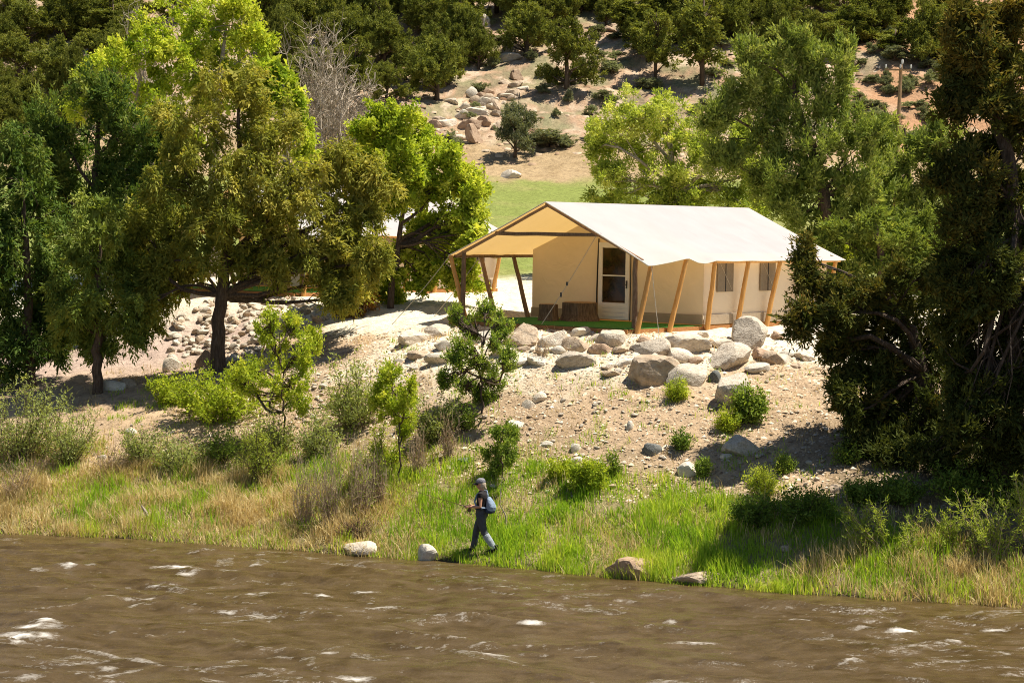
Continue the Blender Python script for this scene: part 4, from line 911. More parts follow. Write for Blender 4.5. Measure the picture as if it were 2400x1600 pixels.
tree('juniper_tree', 'dark juniper hanging over the slope in front of the tent corner', 47.6,
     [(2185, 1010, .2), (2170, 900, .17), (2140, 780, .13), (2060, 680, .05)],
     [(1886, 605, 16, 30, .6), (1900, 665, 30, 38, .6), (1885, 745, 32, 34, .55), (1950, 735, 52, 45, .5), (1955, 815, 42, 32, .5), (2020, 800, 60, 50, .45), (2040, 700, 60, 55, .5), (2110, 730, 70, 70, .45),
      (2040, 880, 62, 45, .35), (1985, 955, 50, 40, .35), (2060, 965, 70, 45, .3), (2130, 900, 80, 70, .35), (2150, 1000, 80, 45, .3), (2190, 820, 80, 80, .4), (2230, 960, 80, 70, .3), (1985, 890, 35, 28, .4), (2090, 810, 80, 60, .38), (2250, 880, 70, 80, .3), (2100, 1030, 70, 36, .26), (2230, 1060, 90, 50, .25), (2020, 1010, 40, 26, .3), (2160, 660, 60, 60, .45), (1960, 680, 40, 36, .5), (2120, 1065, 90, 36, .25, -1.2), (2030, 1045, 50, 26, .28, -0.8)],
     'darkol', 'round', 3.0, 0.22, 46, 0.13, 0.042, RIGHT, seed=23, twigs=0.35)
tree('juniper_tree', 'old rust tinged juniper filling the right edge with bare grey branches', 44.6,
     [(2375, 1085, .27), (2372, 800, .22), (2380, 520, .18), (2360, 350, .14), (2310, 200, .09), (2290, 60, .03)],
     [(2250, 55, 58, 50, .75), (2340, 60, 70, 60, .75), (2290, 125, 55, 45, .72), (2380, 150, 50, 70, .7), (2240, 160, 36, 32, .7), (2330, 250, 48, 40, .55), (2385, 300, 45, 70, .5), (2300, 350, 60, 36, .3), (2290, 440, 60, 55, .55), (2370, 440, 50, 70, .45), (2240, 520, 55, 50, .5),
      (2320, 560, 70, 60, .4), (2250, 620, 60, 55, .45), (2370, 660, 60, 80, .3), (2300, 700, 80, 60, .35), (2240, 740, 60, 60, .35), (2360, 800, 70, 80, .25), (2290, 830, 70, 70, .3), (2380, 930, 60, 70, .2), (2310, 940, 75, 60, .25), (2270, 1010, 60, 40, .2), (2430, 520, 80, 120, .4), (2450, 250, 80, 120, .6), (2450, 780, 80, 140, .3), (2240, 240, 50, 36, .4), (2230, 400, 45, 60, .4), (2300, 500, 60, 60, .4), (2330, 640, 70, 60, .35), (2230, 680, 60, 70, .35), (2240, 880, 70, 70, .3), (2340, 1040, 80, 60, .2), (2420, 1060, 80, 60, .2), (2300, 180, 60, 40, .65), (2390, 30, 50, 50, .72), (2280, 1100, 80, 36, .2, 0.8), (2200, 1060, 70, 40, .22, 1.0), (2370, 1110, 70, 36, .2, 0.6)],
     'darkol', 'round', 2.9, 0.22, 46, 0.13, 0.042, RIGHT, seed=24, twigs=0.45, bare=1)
tree('juniper_tree', 'unseen dark juniper added past the right edge to shade the bank', 43.9,  # unseen tree, added to cast shade on the lower right bank
     [(2640, 1150, .25), (2640, 800, .2), (2640, 560, .08)],
     [(2560, 560, 90, 90, .4), (2690, 580, 110, 100, .4), (2560, 740, 120, 110, .35), (2700, 800, 130, 110, .3), (2550, 950, 110, 100, .3), (2480, 1050, 90, 60, .3)],
     'darkol', 'round', 2.6, 0.28, 40, 0.16, 0.055, RIGHT, seed=25)
# bare twiggy trees
def bare_tree(name, label, Y, base, top, spread, n, seed):
    r = np.random.default_rng(seed); g = px(base[0], base[1], Y); b = on_ground(g[0], Y); root = empty(name, b); tag(root, label, 'tree', 'bare grey trees')
    H = px(top[0], top[1], Y)[2] - b[2]; ac = Acc(); tw = Acc()
    for k in range(n):
        a = r.uniform(0, 6.28); s = spread * Y / FPX * math.sqrt(r.random())
        tip = np.array([(px(top[0], top[1], Y)[0] - b[0]) + s * math.cos(a), s * math.sin(a), H * r.uniform(0.6, 1.0)])
        p = curve_path((r.normal(0, .1), r.normal(0, .1), -0.1), tip, r, 0.07, 9)
        ac.tube(p, np.linspace(0.05, 0.014, 9), 5)
        for j in range(26):
            i = r.integers(2, 9); q = p[i]; d = unit(tip * 0.12 + r.normal(size=3) * np.array([.9, .9, .6]) + np.array([0, 0, 0.6])) * r.uniform(0.4, 1.1)
            e = curve_path(q, q + d, r, 0.1, 4); tw.tube(e, np.linspace(0.020, 0.010, 4), 3)
            for m in range(3):
                d2 = unit(d + r.normal(size=3) * 0.5) * r.uniform(0.2, 0.5); s_ = e[r.integers(1, 4)]
                tw.tube([s_, s_ + d2 * 0.5, s_ + d2], [0.011, 0.009, 0.006], 3)
    ac.build('trunk', M['grey_bark'], root)
    t = tw.build('twigs', M['grey_bark'], root); t['kind'] = 'stuff'
bare_tree('bare_tree', 'tall bare grey twiggy tree behind the olive juniper', 80.0, (770, 560), (745, 95), 85, 44, 31)
bare_tree('bare_tree', 'shorter bare grey twiggy tree left of the bright green tree', 77.0, (800, 560), (815, 190), 70, 34, 32)
bare_tree('bare_tree', 'bare grey brush tree at the top left below the rock shelf', 92.0, (350, 330), (345, 25), 65, 20, 33)

# ------------------------------------------------------------------ hillside pines (a few shapes, many trees)
def pine_shape(seed, kind):
    r = np.random.default_rng(seed); wood = Acc(); Cs = []
    H = 1.0                                              # unit height; copies are scaled
    if kind == 'tall':
        wood.tube([(0, 0, -0.06), (0.01, 0, .3), (0, 0.01, .6), (0, 0, .95)], [.028, .022, .015, .005], 6)
        lob = [((r.uniform(-.14, .14), r.uniform(-.14, .14), z), (.27 * (1.2 - z), .27 * (1.2 - z), .11)) for z in np.linspace(.32, .93, 11)]
    else:
        wood.tube([(0, 0, -0.06), (0.02, 0, .15), (-0.01, 0.01, .35), (0, 0, .7)], [.045, .035, .028, .008], 6)
        lob = [((r.normal(0, .05), r.normal(0, .05), r.uniform(.70, .80)), (r.uniform(.16, .28), r.uniform(.16, .28), .22)), ((0, 0, .5), (.30, .30, .25))]
        for k in range(r.integers(8, 14)):
            a = k * 2.4 + r.uniform(0, .5); q = r.uniform(.18, .42); lob.append(((q * math.cos(a), q * math.sin(a), r.uniform(.18, .74) - 0.3 * max(0, q - .25)), (r.uniform(.12, .24), r.uniform(.12, .24), r.uniform(.09, .2))))
    for c, rad in lob:
        c = np.array(c); rad = np.array(rad); cen, ax = lobe_clumps(c, rad, r, 3.2, 0.062, 'round')
        wood.tube(curve_path((0, 0, max(.08, c[2] - .22)), c, r, .06, 4), [.016, .012, .008, .004], 4)
        Cs.append(clumps(cen, ax, r, 46, 0.062, 0.036, 0.022, tint0=0.5 + r.normal(0, .06), tvar=.13))
    C, D, L, Wd, t = [np.concatenate(q) for q in zip(*Cs)]
    wm = mesh_np('trunk', wood.v, wood.f, M['bark'], True)
    return wm, [sprig_mesh('crown', C, D, L, Wd, t, LM[m], np.random.default_rng(seed)) for m in ('pine', 'sage')]
PS = {'round': [pine_shape(s, 'round') for s in (41, 42, 43, 44, 47, 48, 49)], 'tall': [pine_shape(s, 'tall') for s in (45, 46, 50)]}
HP = 'pines on the hillside'
PIN = [
 (1023, 236, 160, 165, 'r', 'wide dark pine with a forked trunk showing, above the rock ledges'), (907, 242, 100, 118, 'r', 'low round pine just above the bright green tree'),
 (1123, 165, 115, 95, 'r', 'pine right beside the wide forked pine, on the open slope'), (800, 150, 140, 150, 'r', 'broad olive pine above the bare grey trees'),
 (895, 145, 125, 120, 'r', 'full pine between the broad olive pine and the forked pine'), (1010, 85, 110, 130, 'r', 'dark pine high above the forked pine'),
 (1232, 132, 150, 160, 'r', 'big dark pine at the left edge of the bare slope'), (1327, 208, 175, 165, 'r', 'large leaning grey green pine in the middle of the bare slope'),
 (1280, 75, 110, 120, 'r', 'dark pine at the top behind the big slope edge pine'), (1207, 372, 146, 122, 'R', 'lone round grey green pine at the foot of the hill beside the ledges'),
 (1420, 62, 80, 70, 'r', 'small pine at the top beside the red ledge'), (1536, 196, 170, 105, 't', 'thin pine with a bare lower trunk above the willow'),
 (1646, 204, 210, 150, 't', 'tall straight trunked pine above the plumed juniper'), (1692, 82, 100, 90, 'r', 'small dark pine right of the tall straight pine'),
 (1825, 74, 95, 125, 'r', 'bright olive rounded pine near the top right of centre'), (1995, 104, 110, 160, 'r', 'wide dark pine above the red slope'),
 (2165, 152, 175, 140, 'r', 'tall dark pine beside the rust tinged juniper top'), (1445, 40, 80, 90, 'r', 'dark pine cut by the top edge above the bare slope'),
 (60, 112, 120, 160, 'r', 'dark pine at the top left corner'), (145, 98, 110, 120, 'r', 'dark pine right of the top left corner pine'), (205, 82, 95, 100, 'r', 'dark pine left of the top left rock shelf'),
 (40, 185, 120, 150, 'r', 'olive pine at the left edge under the corner pines'), (128, 225, 130, 150, 'r', 'full olive pine behind the tall dark green juniper'), (70, 290, 110, 130, 'r', 'low olive pine at the left edge above the dark juniper'), (10, 320, 110, 120, 'r', 'low pine half cut by the left edge behind the dark juniper'), (110, 330, 90, 110, 'r', 'low pine peeping between the two leftmost junipers'),
 (700, 80, 110, 130, 'r', 'dark pine above the bare grey trees, left of the broad one'), (765, 55, 90, 110, 'r', 'dark pine at the top edge above the broad olive pine'), (850, 60, 100, 120, 'r', 'dark pine at the top edge left of centre'),
 (930, 40, 90, 100, 'r', 'dark pine at the top edge above the full pine'), (1095, 60, 110, 110, 'r', 'dark pine at the top edge beside the pale rock'), (1190, 45, 90, 110, 'r', 'dark pine at the top edge right of the pale rock'),
 (1360, 30, 70, 90, 'r', 'dark pine at the top edge above the leaning pine'), (1570, 60, 110, 120, 'r', 'dark pine at the top edge above the thin pine'), (1760, 40, 80, 100, 'r', 'dark pine at the top edge left of the bright olive one'),
 (2080, 70, 120, 130, 'r', 'dark pine at the top edge above the utility pole'), (1920, 35, 70, 100, 'r', 'dark pine at the top edge above the low red ledge'), (2250, 110, 130, 150, 'r', 'dark pine behind the rust tinged juniper'),
 (280, 120, 90, 90, 'r', 'dim pine under the top left rock shelf'), (420, 45, 80, 100, 'r', 'dim pine behind the light green trees at the top'), (640, 60, 90, 100, 'r', 'dim pine at the top edge behind the light green trees'),
 (950, 190, 90, 90, 'r', 'pine tucked left of the forked pine'), (860, 215, 90, 90, 'r', 'pine tucked above the bare grey twigs'), (1090, 120, 90, 100, 'r', 'pine tucked behind the pine beside the forked one'),
 (1480, 100, 70, 60, 'r', 'small pine on the bare slope left of the thin pine'), (1600, 110, 90, 90, 'r', 'small pine between the thin pine and the tall straight pine'),
]
def put_pine(u, v, h, w, k, label, group, name='pinyon_pine', cat='tree', sage=False, lift=0):
    g = ground(u, v, 100); s = g[1] / FPX
    wm, cms = random.choice(PS['tall' if k == 't' else 'round'])
    root = empty(name, g); tag(root, label, cat, group)
    a = obj('trunk', wm, root); b = obj('crown', cms[1 if (k == 'R' or sage) else 0], root)
    rot = random.uniform(0, 6.28)
    sx = w * s / (1.05 if k != 't' else 0.62); sz = h * s
    for o in (a, b): o.scale = (sx, sx, sz); o.rotation_euler = (0, 0, rot)
for p in PIN: put_pine(*p, HP)
for lb, boxes, n in (('dark pine in the thick stand on the upper left hillside', (-30, 12, 340, 310), 44), ('dark pine in the thick stand on the hillside above the bright green tree', (620, 30, 1130, 225), 34), ('dark pine in the row along the top of the hillside', (1150, 5, 2300, 60), 26), ('scattered pine on the dry slope above the plumed juniper', (1380, 60, 2280, 150), 20)):
    for i in range(n): put_pine(random.uniform(boxes[0], boxes[2]), random.uniform(boxes[1], boxes[3]), random.uniform(55, 150), random.uniform(70, 140), random.choice('rrrt'), lb, lb.replace('dark pine in', 'pines of'))
SG = 'sagebrush on the hillside'
for i in range(130):
    u = random.choice([random.uniform(1040, 1480), random.uniform(1450, 2000), random.uniform(1960, 2250)]); v = random.uniform(60, 350)
    if v > 350 - max(0, u - 1350) * 0.25 and u < 2000: continue
    put_pine(u, v, random.uniform(16, 34), random.uniform(26, 60), 'R', 'low grey green sagebrush dotted on the stony hillside', SG, 'sagebrush', 'shrub')
for (u, v, h, w, lb) in [(1285, 345, 50, 150, 'low green thicket at the hill foot right of the lone round pine'), (2131, 218, 32, 36, 'small round bush on the red slope right of the pole'), (2055, 196, 24, 22, 'tiny bush on the red slope left of the pole'), (1910, 112, 44, 44, 'grey green bush above the plumed juniper'), (2097, 145, 38, 80, 'grey green brush on top of the red slope'), (1060, 365, 60, 70, 'dark green bush among the rock ledges'), (1400, 330, 50, 80, 'low green bush behind the left of the willow')]:
    put_pine(u, v, h, w, 'R', lb, 'bushes at the hill foot and red slope', 'hill_bush', 'shrub')

# ------------------------------------------------------------------ shrubs and saplings on the bank
def shrub(name, label, u, v, hpx, wpx, mat, n=26, per=26, leaf=0.07, wid=0.03, seed=1, group=None, stem='bark', lean=(0, 0), cat='shrub', fan=1.0, sr=0.008, start=0.25, branch=2, tint=0.5, Y=None, leafup=0.5, jit=0.05):
    """a clump of stems fanning from one foot at (u, v) with leaves along them"""
    wid *= 1.2; leaf *= 1.15; per = int(per * 0.75)
    r = np.random.default_rng(seed); g = ground(u, v) if Y is None else on_ground(px(u, v, Y)[0], Y); s = g[1] / FPX; H, Wd = hpx * s, wpx * s / 2
    root = empty(name, g); tag(root, label, cat, group)
    ac = Acc(); C = []; D = []; T = []
    for k in range(n):
        a = r.uniform(0, 6.28); q = math.sqrt(r.random()) * fan
        tip = np.array([Wd * q * math.cos(a) + lean[0] * s, Wd * q * math.sin(a) * 0.8, H * r.uniform(0.3, 1.15) * (1 - 0.25 * q * q)])
        b0 = np.array([r.normal(0, Wd * 0.16), r.normal(0, Wd * 0.14), -0.06])
        p = curve_path(b0, tip, r, 0.06, 7); paths = [p]
        ac.tube(p, np.linspace(sr, sr * 0.35, 7), 4)
        for j in range(branch):
            i = r.integers(2, 6); d = unit(tip * 0.8 + r.normal(size=3) * H * 0.5) * H * r.uniform(0.12, 0.28); e = curve_path(p[i], p[i] + d, r, 0.08, 4)
            ac.tube(e, np.linspace(sr * 0.6, sr * 0.25, 4), 3); paths.append(e)
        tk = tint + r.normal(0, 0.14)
        for pi, e in enumerate(paths):
            m = max(1, int(per * (1.0 if pi == 0 else 0.5)))
            t = r.uniform(start if pi == 0 else 0.1, 1.02, m); idx = t * (len(e) - 1); i0 = np.clip(idx.astype(int), 0, len(e) - 2); f = (idx - i0)[:, None]
            pos = e[i0] * (1 - f) + e[i0 + 1] * f; tg = unit(e[i0 + 1] - e[i0])
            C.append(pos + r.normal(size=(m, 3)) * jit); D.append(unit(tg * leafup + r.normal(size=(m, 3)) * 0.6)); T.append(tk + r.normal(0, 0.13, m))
    ac.build('stems', M[stem], root)['kind'] = 'stuff'
    if per > 0:
        C, D, T = np.concatenate(C), np.concatenate(D), np.concatenate(T); m = len(C)
        o = obj('foliage', leaves_mesh('foliage', C, D, leaf * r.uniform(.6, 1.4, m), wid * r.uniform(.7, 1.3, m), T, LM[mat], r), root)
    return root
def sapling(name, label, Y, trunk, lobes, mat, seed, dens=2.0, cr=0.15, per=30, leaf=0.075, wid=0.035, style='up', group='saplings on the bank', **kw):
    return tree(name, label, Y, trunk, lobes, mat, style, dens, cr, per, leaf, wid, group, 'bark', seed, 'sapling', crown_name='foliage', **kw)
def yground(u, v): return float(ground(u, v)[1])
sapling('sapling', 'open leafy sapling standing in front of the porch', yground(1131, 968), [(1131, 968, .028), (1130, 900, .024), (1132, 830, .018), (1135, 740, .008)],
     [(1140, 730, 28, 32, .5), (1105, 765, 30, 30, .5), (1175, 755, 25, 32, .55), (1070, 745, 18, 26, .5), (1165, 800, 32, 28, .5), (1085, 810, 30, 28, .5), (1190, 840, 22, 26, .55), (1125, 850, 40, 28, .5), (1065, 850, 25, 26, .5), (1090, 905, 36, 28, .4), (1160, 895, 32, 22, .45), (1045, 890, 18, 18, .45), (1130, 925, 30, 14, .4)],
     'sapling', 51, 1.05, 0.12, 30, 0.07, 0.03, twigs=0.8)
sapling('sapling', 'bright green sapling on a thin stem right of the thick juniper trunk', yground(667, 1050), [(667, 1055, .03), (665, 980, .024), (662, 900, .018), (655, 780, .008)],
     [(630, 765, 24, 42, .55), (690, 770, 26, 36, .55), (645, 830, 50, 45, .5), (710, 830, 36, 40, .55), (600, 860, 50, 40, .5), (680, 890, 55, 40, .5), (740, 800, 18, 36, .55), (620, 920, 55, 35, .45), (700, 935, 35, 26, .45), (560, 880, 34, 30, .5)],
     'spring', 52, 1.7, 0.15, 32, 0.075, 0.04, twigs=0.5)
sapling('sapling', 'slim vivid green sapling above the brown reeds', yground(936, 1135), [(936, 1140, .024), (936, 1060, .02), (935, 980, .015), (915, 880, .006)],
     [(905, 880, 26, 30, .5), (925, 920, 36, 32, .45), (945, 960, 34, 30, .45), (915, 965, 28, 28, .45), (960, 920, 22, 28, .55), (945, 1005, 26, 20, .4), (890, 930, 22, 26, .55)],
     'spring', 53, 1.6, 0.13, 32, 0.07, 0.036)
sapling('sapling', 'small dark leafed sapling right behind the angler', yground(1180, 1130), [(1178, 1135, .02), (1178, 1080, .016), (1175, 1010, .006)],
     [(1175, 1020, 24, 24, .45), (1160, 1060, 26, 26, .4), (1190, 1060, 20, 26, .45), (1165, 1100, 28, 20, .35), (1200, 1020, 14, 18, .5)],
     'sapling', 54, 1.15, 0.12, 30, 0.065, 0.03)
sapling('dead_sapling', 'rust brown dead sapling at the end of the cobble bank', yground(828, 748), [(828, 752, .05), (830, 715, .04), (838, 685, .02)],
     [(815, 720, 24, 20, .4), (850, 700, 26, 22, .5), (835, 745, 30, 16, .4), (870, 690, 16, 22, .6), (800, 750, 22, 22, .4)], 'rust', 55, 1.3, 0.16, 26, 0.09, 0.03, style='droop')
BK = 'bushes on the river bank'
for k, a in enumerate([
 ('bush', 'bright green spreading bush under the thick juniper trunk', 500, 985, 115, 260, 'spring', 60, 40, .08, .04, .35),
 ('bush', 'low bright bush hugging the foot of the thick juniper', 400, 950, 70, 120, 'spring', 30, 34, .07, .038, .4),
 ('bush', 'grey green willow bush with pale shoots at the left edge', 60, 1075, 170, 210, 'bush', 70, 34, .085, .022, .5),
 ('bush', 'grey green willow bush right of the left edge one', 165, 1085, 130, 120, 'bush', 44, 32, .085, .022, .5),
 ('bush', 'leafy grey green bush left of the slim vivid sapling', 835, 1000, 150, 165, 'bush', 50, 40, .08, .03, .45),
 ('bush', 'soft green bush among straw grass in the left middle', 420, 1105, 90, 140, 'bush', 40, 30, .07, .022, .5),
 ('bush', 'dark green scrub behind the straw grass left of the reeds', 520, 1080, 70, 120, 'sapling', 34, 28, .06, .025, .3),
 ('bush', 'tall golden green willow clump left of the brown reeds', 610, 1130, 155, 100, 'willow', 60, 26, .085, .016, .5),
 ('bush', 'bright round shrub at the top of the green grass', 1375, 1150, 68, 80, 'spring', 44, 46, .075, .028, .35),
 ('bush', 'smaller yellow green shrub left of the bright round one', 1312, 1122, 46, 56, 'spring', 26, 36, .065, .025, .5),
 ('bush', 'dark glossy green shrub at the foot of the upright slab', 1755, 988, 74, 78, 'sapling', 44, 50, .075, .035, .45),
 ('bush', 'feathery light green tuft left of the dark glossy shrub', 1705, 1010, 52, 52, 'spring', 34, 36, .07, .018, .55),
 ('bush', 'little dark shrub above the dark greenish rock', 1595, 1052, 34, 44, 'sapling', 24, 34, .06, .026, .3),
 ('bush', 'small green shrub below the grey boulder', 1838, 1108, 40, 48, 'sapling', 24, 34, .06, .025, .4),
 ('bush', 'small green shrub right of the square white rock', 1648, 1118, 36, 34, 'sapling', 22, 30, .06, .025, .45),
 ('bush', 'narrow green shrub right of the bright round shrub', 1436, 1122, 56, 28, 'sapling', 18, 34, .06, .022, .4),
 ('bush', 'green shrub at the speckled grey rock foot', 1583, 940, 46, 50, 'spring', 26, 34, .07, .016, .5),
 ('bush', 'leafy shrub in the shade of the right junipers', 1985, 1085, 50, 70, 'sapling', 26, 34, .06, .026, .35),
 ('bush', 'yellow green weed patch on the lower slope right of the square white rock', 1790, 1165, 70, 90, 'spring', 34, 30, .07, .016, .6),
 ('bush', 'pale green brush below the stony gully', 745, 1075, 95, 110, 'bush', 36, 34, .075, .024, .5),
 ('bush', 'mixed green brush between the slim sapling and the porch sapling', 1010, 1040, 110, 120, 'bush', 40, 34, .075, .024, .4),
 ('bush', 'yellow green brush at the foot of the slim sapling', 900, 1100, 90, 100, 'spring', 34, 26, .07, .022, .45),
 ('bush', 'grey green brush under the bright sapling stem', 640, 1060, 80, 110, 'bush', 34, 30, .075, .024, .45),
 ('bush', 'thin green brush on the slope below the porch sapling', 1085, 1010, 70, 90, 'sapling', 26, 28, .065, .024, .4),
 ('bush', 'olive brush in front of the left path', 330, 1085, 80, 120, 'bush', 36, 30, .075, .022, .4),
 ('bush', 'green brush in the gap between the tents', 1110, 672, 70, 130, 'bush', 34, 34, .09, .034, .4),
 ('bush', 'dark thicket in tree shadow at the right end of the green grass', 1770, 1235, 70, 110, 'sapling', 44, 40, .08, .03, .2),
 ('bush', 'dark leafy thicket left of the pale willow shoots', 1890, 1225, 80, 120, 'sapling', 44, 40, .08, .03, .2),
 ]):
    nm, lb, u, v, h, w, mt, n, per, lf, wd, ti = a
    shrub(nm, lb, u, v, h * 1.1, w * 1.1, mt, int(n * 1.25), int(per * (1.5 if mt == 'spring' else 1.15)), lf, wd, 60 + k, BK, tint=ti, start=0.15)
for k, (u, v, h, w, ln, lb, n) in enumerate([
 (2080, 1300, 165, 120, -70, 'pale willow shoots leaning left at the lower right waterside', 16), (2150, 1315, 130, 60, -15, 'upright slender willow shoots right of the leaning ones', 8),
 (2330, 1310, 190, 190, -25, 'spreading willow with pale leaves at the right edge', 26), (2230, 1300, 110, 70, -20, 'brown half bare willow shoots before the right edge willow', 10), (2420, 1300, 190, 120, -20, 'pale willow shoots cut by the right edge', 16)]):
    shrub('willow_shoots', lb, u, v, h, w, 'willow', n, 46, .085, .018, 90 + k, 'willow shoots at the waterside', 'reed', (ln, 0), start=0.3, branch=3, tint=0.35, sr=0.007, leafup=0.9, jit=0.02)
for k, (u, v, h, w, lb, n) in enumerate([
 (775, 1235, 190, 90, 'tall tan reed stand left of the slim sapling', 70), (850, 1215, 200, 80, 'tall brown reed stand below the slim sapling', 70), (715, 1230, 170, 80, 'straw coloured reed stand right of the willow clump', 60),
 (980, 1120, 130, 70, 'dark brown dry stalks right of the slim sapling', 46), (1050, 1075, 120, 60, 'grey brown dry stalks below the porch sapling', 36), (885, 1190, 130, 50, 'dark brown rush tuft at the edge of the green grass', 60), (1270, 845, 44, 40, 'grey dry twiggy plant on the rim below the porch', 30), (40, 1160, 90, 160, 'grey brown dry brush at the left edge above the water', 70), (260, 1110, 70, 120, 'dry purple brown brush under the left willow bushes', 50)]):
    shrub('dry_reeds', lb, u, v, h, w, 'willow' if k < 3 else 'reed', n, 7 if k < 3 else 9, .06, .012, 110 + k, 'dry reeds and stalks', 'reed', cat='reeds', fan=0.9, sr=0.008, branch=1, tint=0.5)
shrub('brush_tangle', 'dark brown tangle of roots over the cream waterline rock', 835, 1262, 46, 90, 'reed', 90, 5, .08, .012, 130, None, 'bark', cat='brush', fan=1.2, sr=0.008, branch=3, tint=0.2)

# ------------------------------------------------------------------ grass (uncountable)
def blades(name, label, x, y, H, wid, tint, mat, lean=0.35, seed=1, bend=None):
    r = np.random.default_rng(seed); n = len(x); z = hz(x, y)
    a = r.uniform(0, 6.28, n); l = r.normal(0, lean, n) if bend is None else bend; dx, dy = np.cos(a), np.sin(a)
    wx, wy = -np.sin(a + r.normal(0, .8, n)), np.cos(a + r.normal(0, .8, n))
    w = wid * r.uniform(.6, 1.3, n)
    def pt(f, k, s):
        return np.stack([x + dx * l * H * f ** 1.7 + wx * w * k * s, y + dy * l * H * f ** 1.7 + wy * w * k * s, z - 0.02 + H * f * (1 - 0.25 * np.abs(l) * f)], -1)
    V = np.stack([pt(0, .5, 1), pt(0, .5, -1), pt(.55, .45, 1), pt(.55, .45, -1), pt(1.0, .08, 1), pt(1.0, .08, -1)], 1).reshape(-1, 3)
    b = np.arange(n)[:, None, None] * 6
    F = (b + np.array([[0, 1, 3, 2], [2, 3, 5, 4]])[None]).reshape(-1, 4)
    me = mesh_np(name, V, F, LM[mat]); fattr(me, 'tint', np.clip(np.repeat(tint, 2), 0, 1))
    return tag(obj(name, me), label, 'grass', kind='stuff')
def bank_points(n, x0, x1, d0, d1, dens, seed):
    r = np.random.default_rng(seed); x = r.uniform(x0, x1, n); d = r.uniform(d0, d1, n); y = shore(x) + d
    k = r.random(n) < dens(x, d, fbm(x * 0.6, y * 0.6, 3), fbm(x * 1.9 + 9, y * 1.9, 2)); return x[k], y[k], d[k], r
gtop = lambda x: np.interp(x, [-14, -8, -4, -1, 1, 4, 7, 11], [4.6, 4.5, 4.4, 4.6, 4.6, 4.4, 3.4, 2.6])
sm = lambda t: np.clip(t, 0, 1)
isgreen = lambda x, n1: sm(np.interp(x, [-14, -9, -5, -3, -1.5, 4, 6.5, 9, 12], [.25, .38, .34, .55, 1.05, 1.1, .85, .5, .35]) + 0.35 * n1)
x, y, d, r = bank_points(230000, -15, 13, -0.15, 6.5, lambda x, d, n1, n2: sm((gtop(x) - d) / 1.3 + 0.5 * n1) * isgreen(x, n1) * sm(0.75 + 0.5 * n2), 201)
Hh = (0.14 + 0.24 * sm(0.45 + fbm(x * 1.6, y * 1.6, 3)) ** 1.5) * r.uniform(.5, 1.4, len(x)) * (1 - 0.25 * np.exp(-((x + 0.72) / 0.5) ** 2 - ((y - 45.6) / 0.6) ** 2)) * np.interp(d, [-.2, 0, 1.5, 5], [.8, 1, 1.1, .6])
blades('green_grass', 'lush green grass along the river edge', x, y, Hh, 0.018, 0.45 + 0.22 * fbm(x * 1.1, y * 1.1, 3) + r.normal(0, .16, len(x)) + np.interp(d, [-.2, .6], [.2, 0]), 'grass', seed=1)
x, y, d, r = bank_points(230000, -15, 13, -0.15, 6.0, lambda x, d, n1, n2: sm((gtop(x) + 0.2 - d) / 1.6 + 0.4 * n1) * (1 - 0.97 * isgreen(x, n1)) * sm(0.8 + 0.5 * n2), 202)
Hh = (0.14 + 0.26 * sm(0.45 + fbm(x * 1.6 + 3, y * 1.6, 3)) ** 1.5) * r.uniform(.5, 1.5, len(x))
blades('straw_grass', 'dry straw coloured grass along the river edge', x, y, Hh, 0.016, 0.5 + 0.2 * fbm(x * 1.3, y * 1.3, 3) + r.normal(0, .18, len(x)), 'straw', 0.55, seed=2)
x, y, d, r = bank_points(130000, -12, 11, 3.0, 11.0, lambda x, d, n1, n2: sm((n2 - 0.25) * 1.6) * sm((10.5 - d) / 5 + 0.2 * n1) * 0.5 * np.interp(x, [-12, -2, 0, 11], [1, 1, .75, .75]), 203)
blades('slope_weeds', 'scattered green weeds on the bank slope', x, y, (0.10 + 0.10 * r.random(len(x))), 0.016, 0.4 + r.normal(0, .2, len(x)), 'grass', 0.5, seed=3)
x, y, d, r = bank_points(60000, -12, 11, 3.0, 11.0, lambda x, d, n1, n2: sm((-n2 - 0.05) * 1.2) * 0.5 * np.interp(x, [-12, -2, 0, 11], [1, 1, .6, .6]), 204)
blades('slope_straw', 'scattered dry tufts on the bank slope', x, y, (0.08 + 0.12 * r.random(len(x))), 0.013, 0.45 + r.normal(0, .2, len(x)), 'straw', 0.7, seed=4)

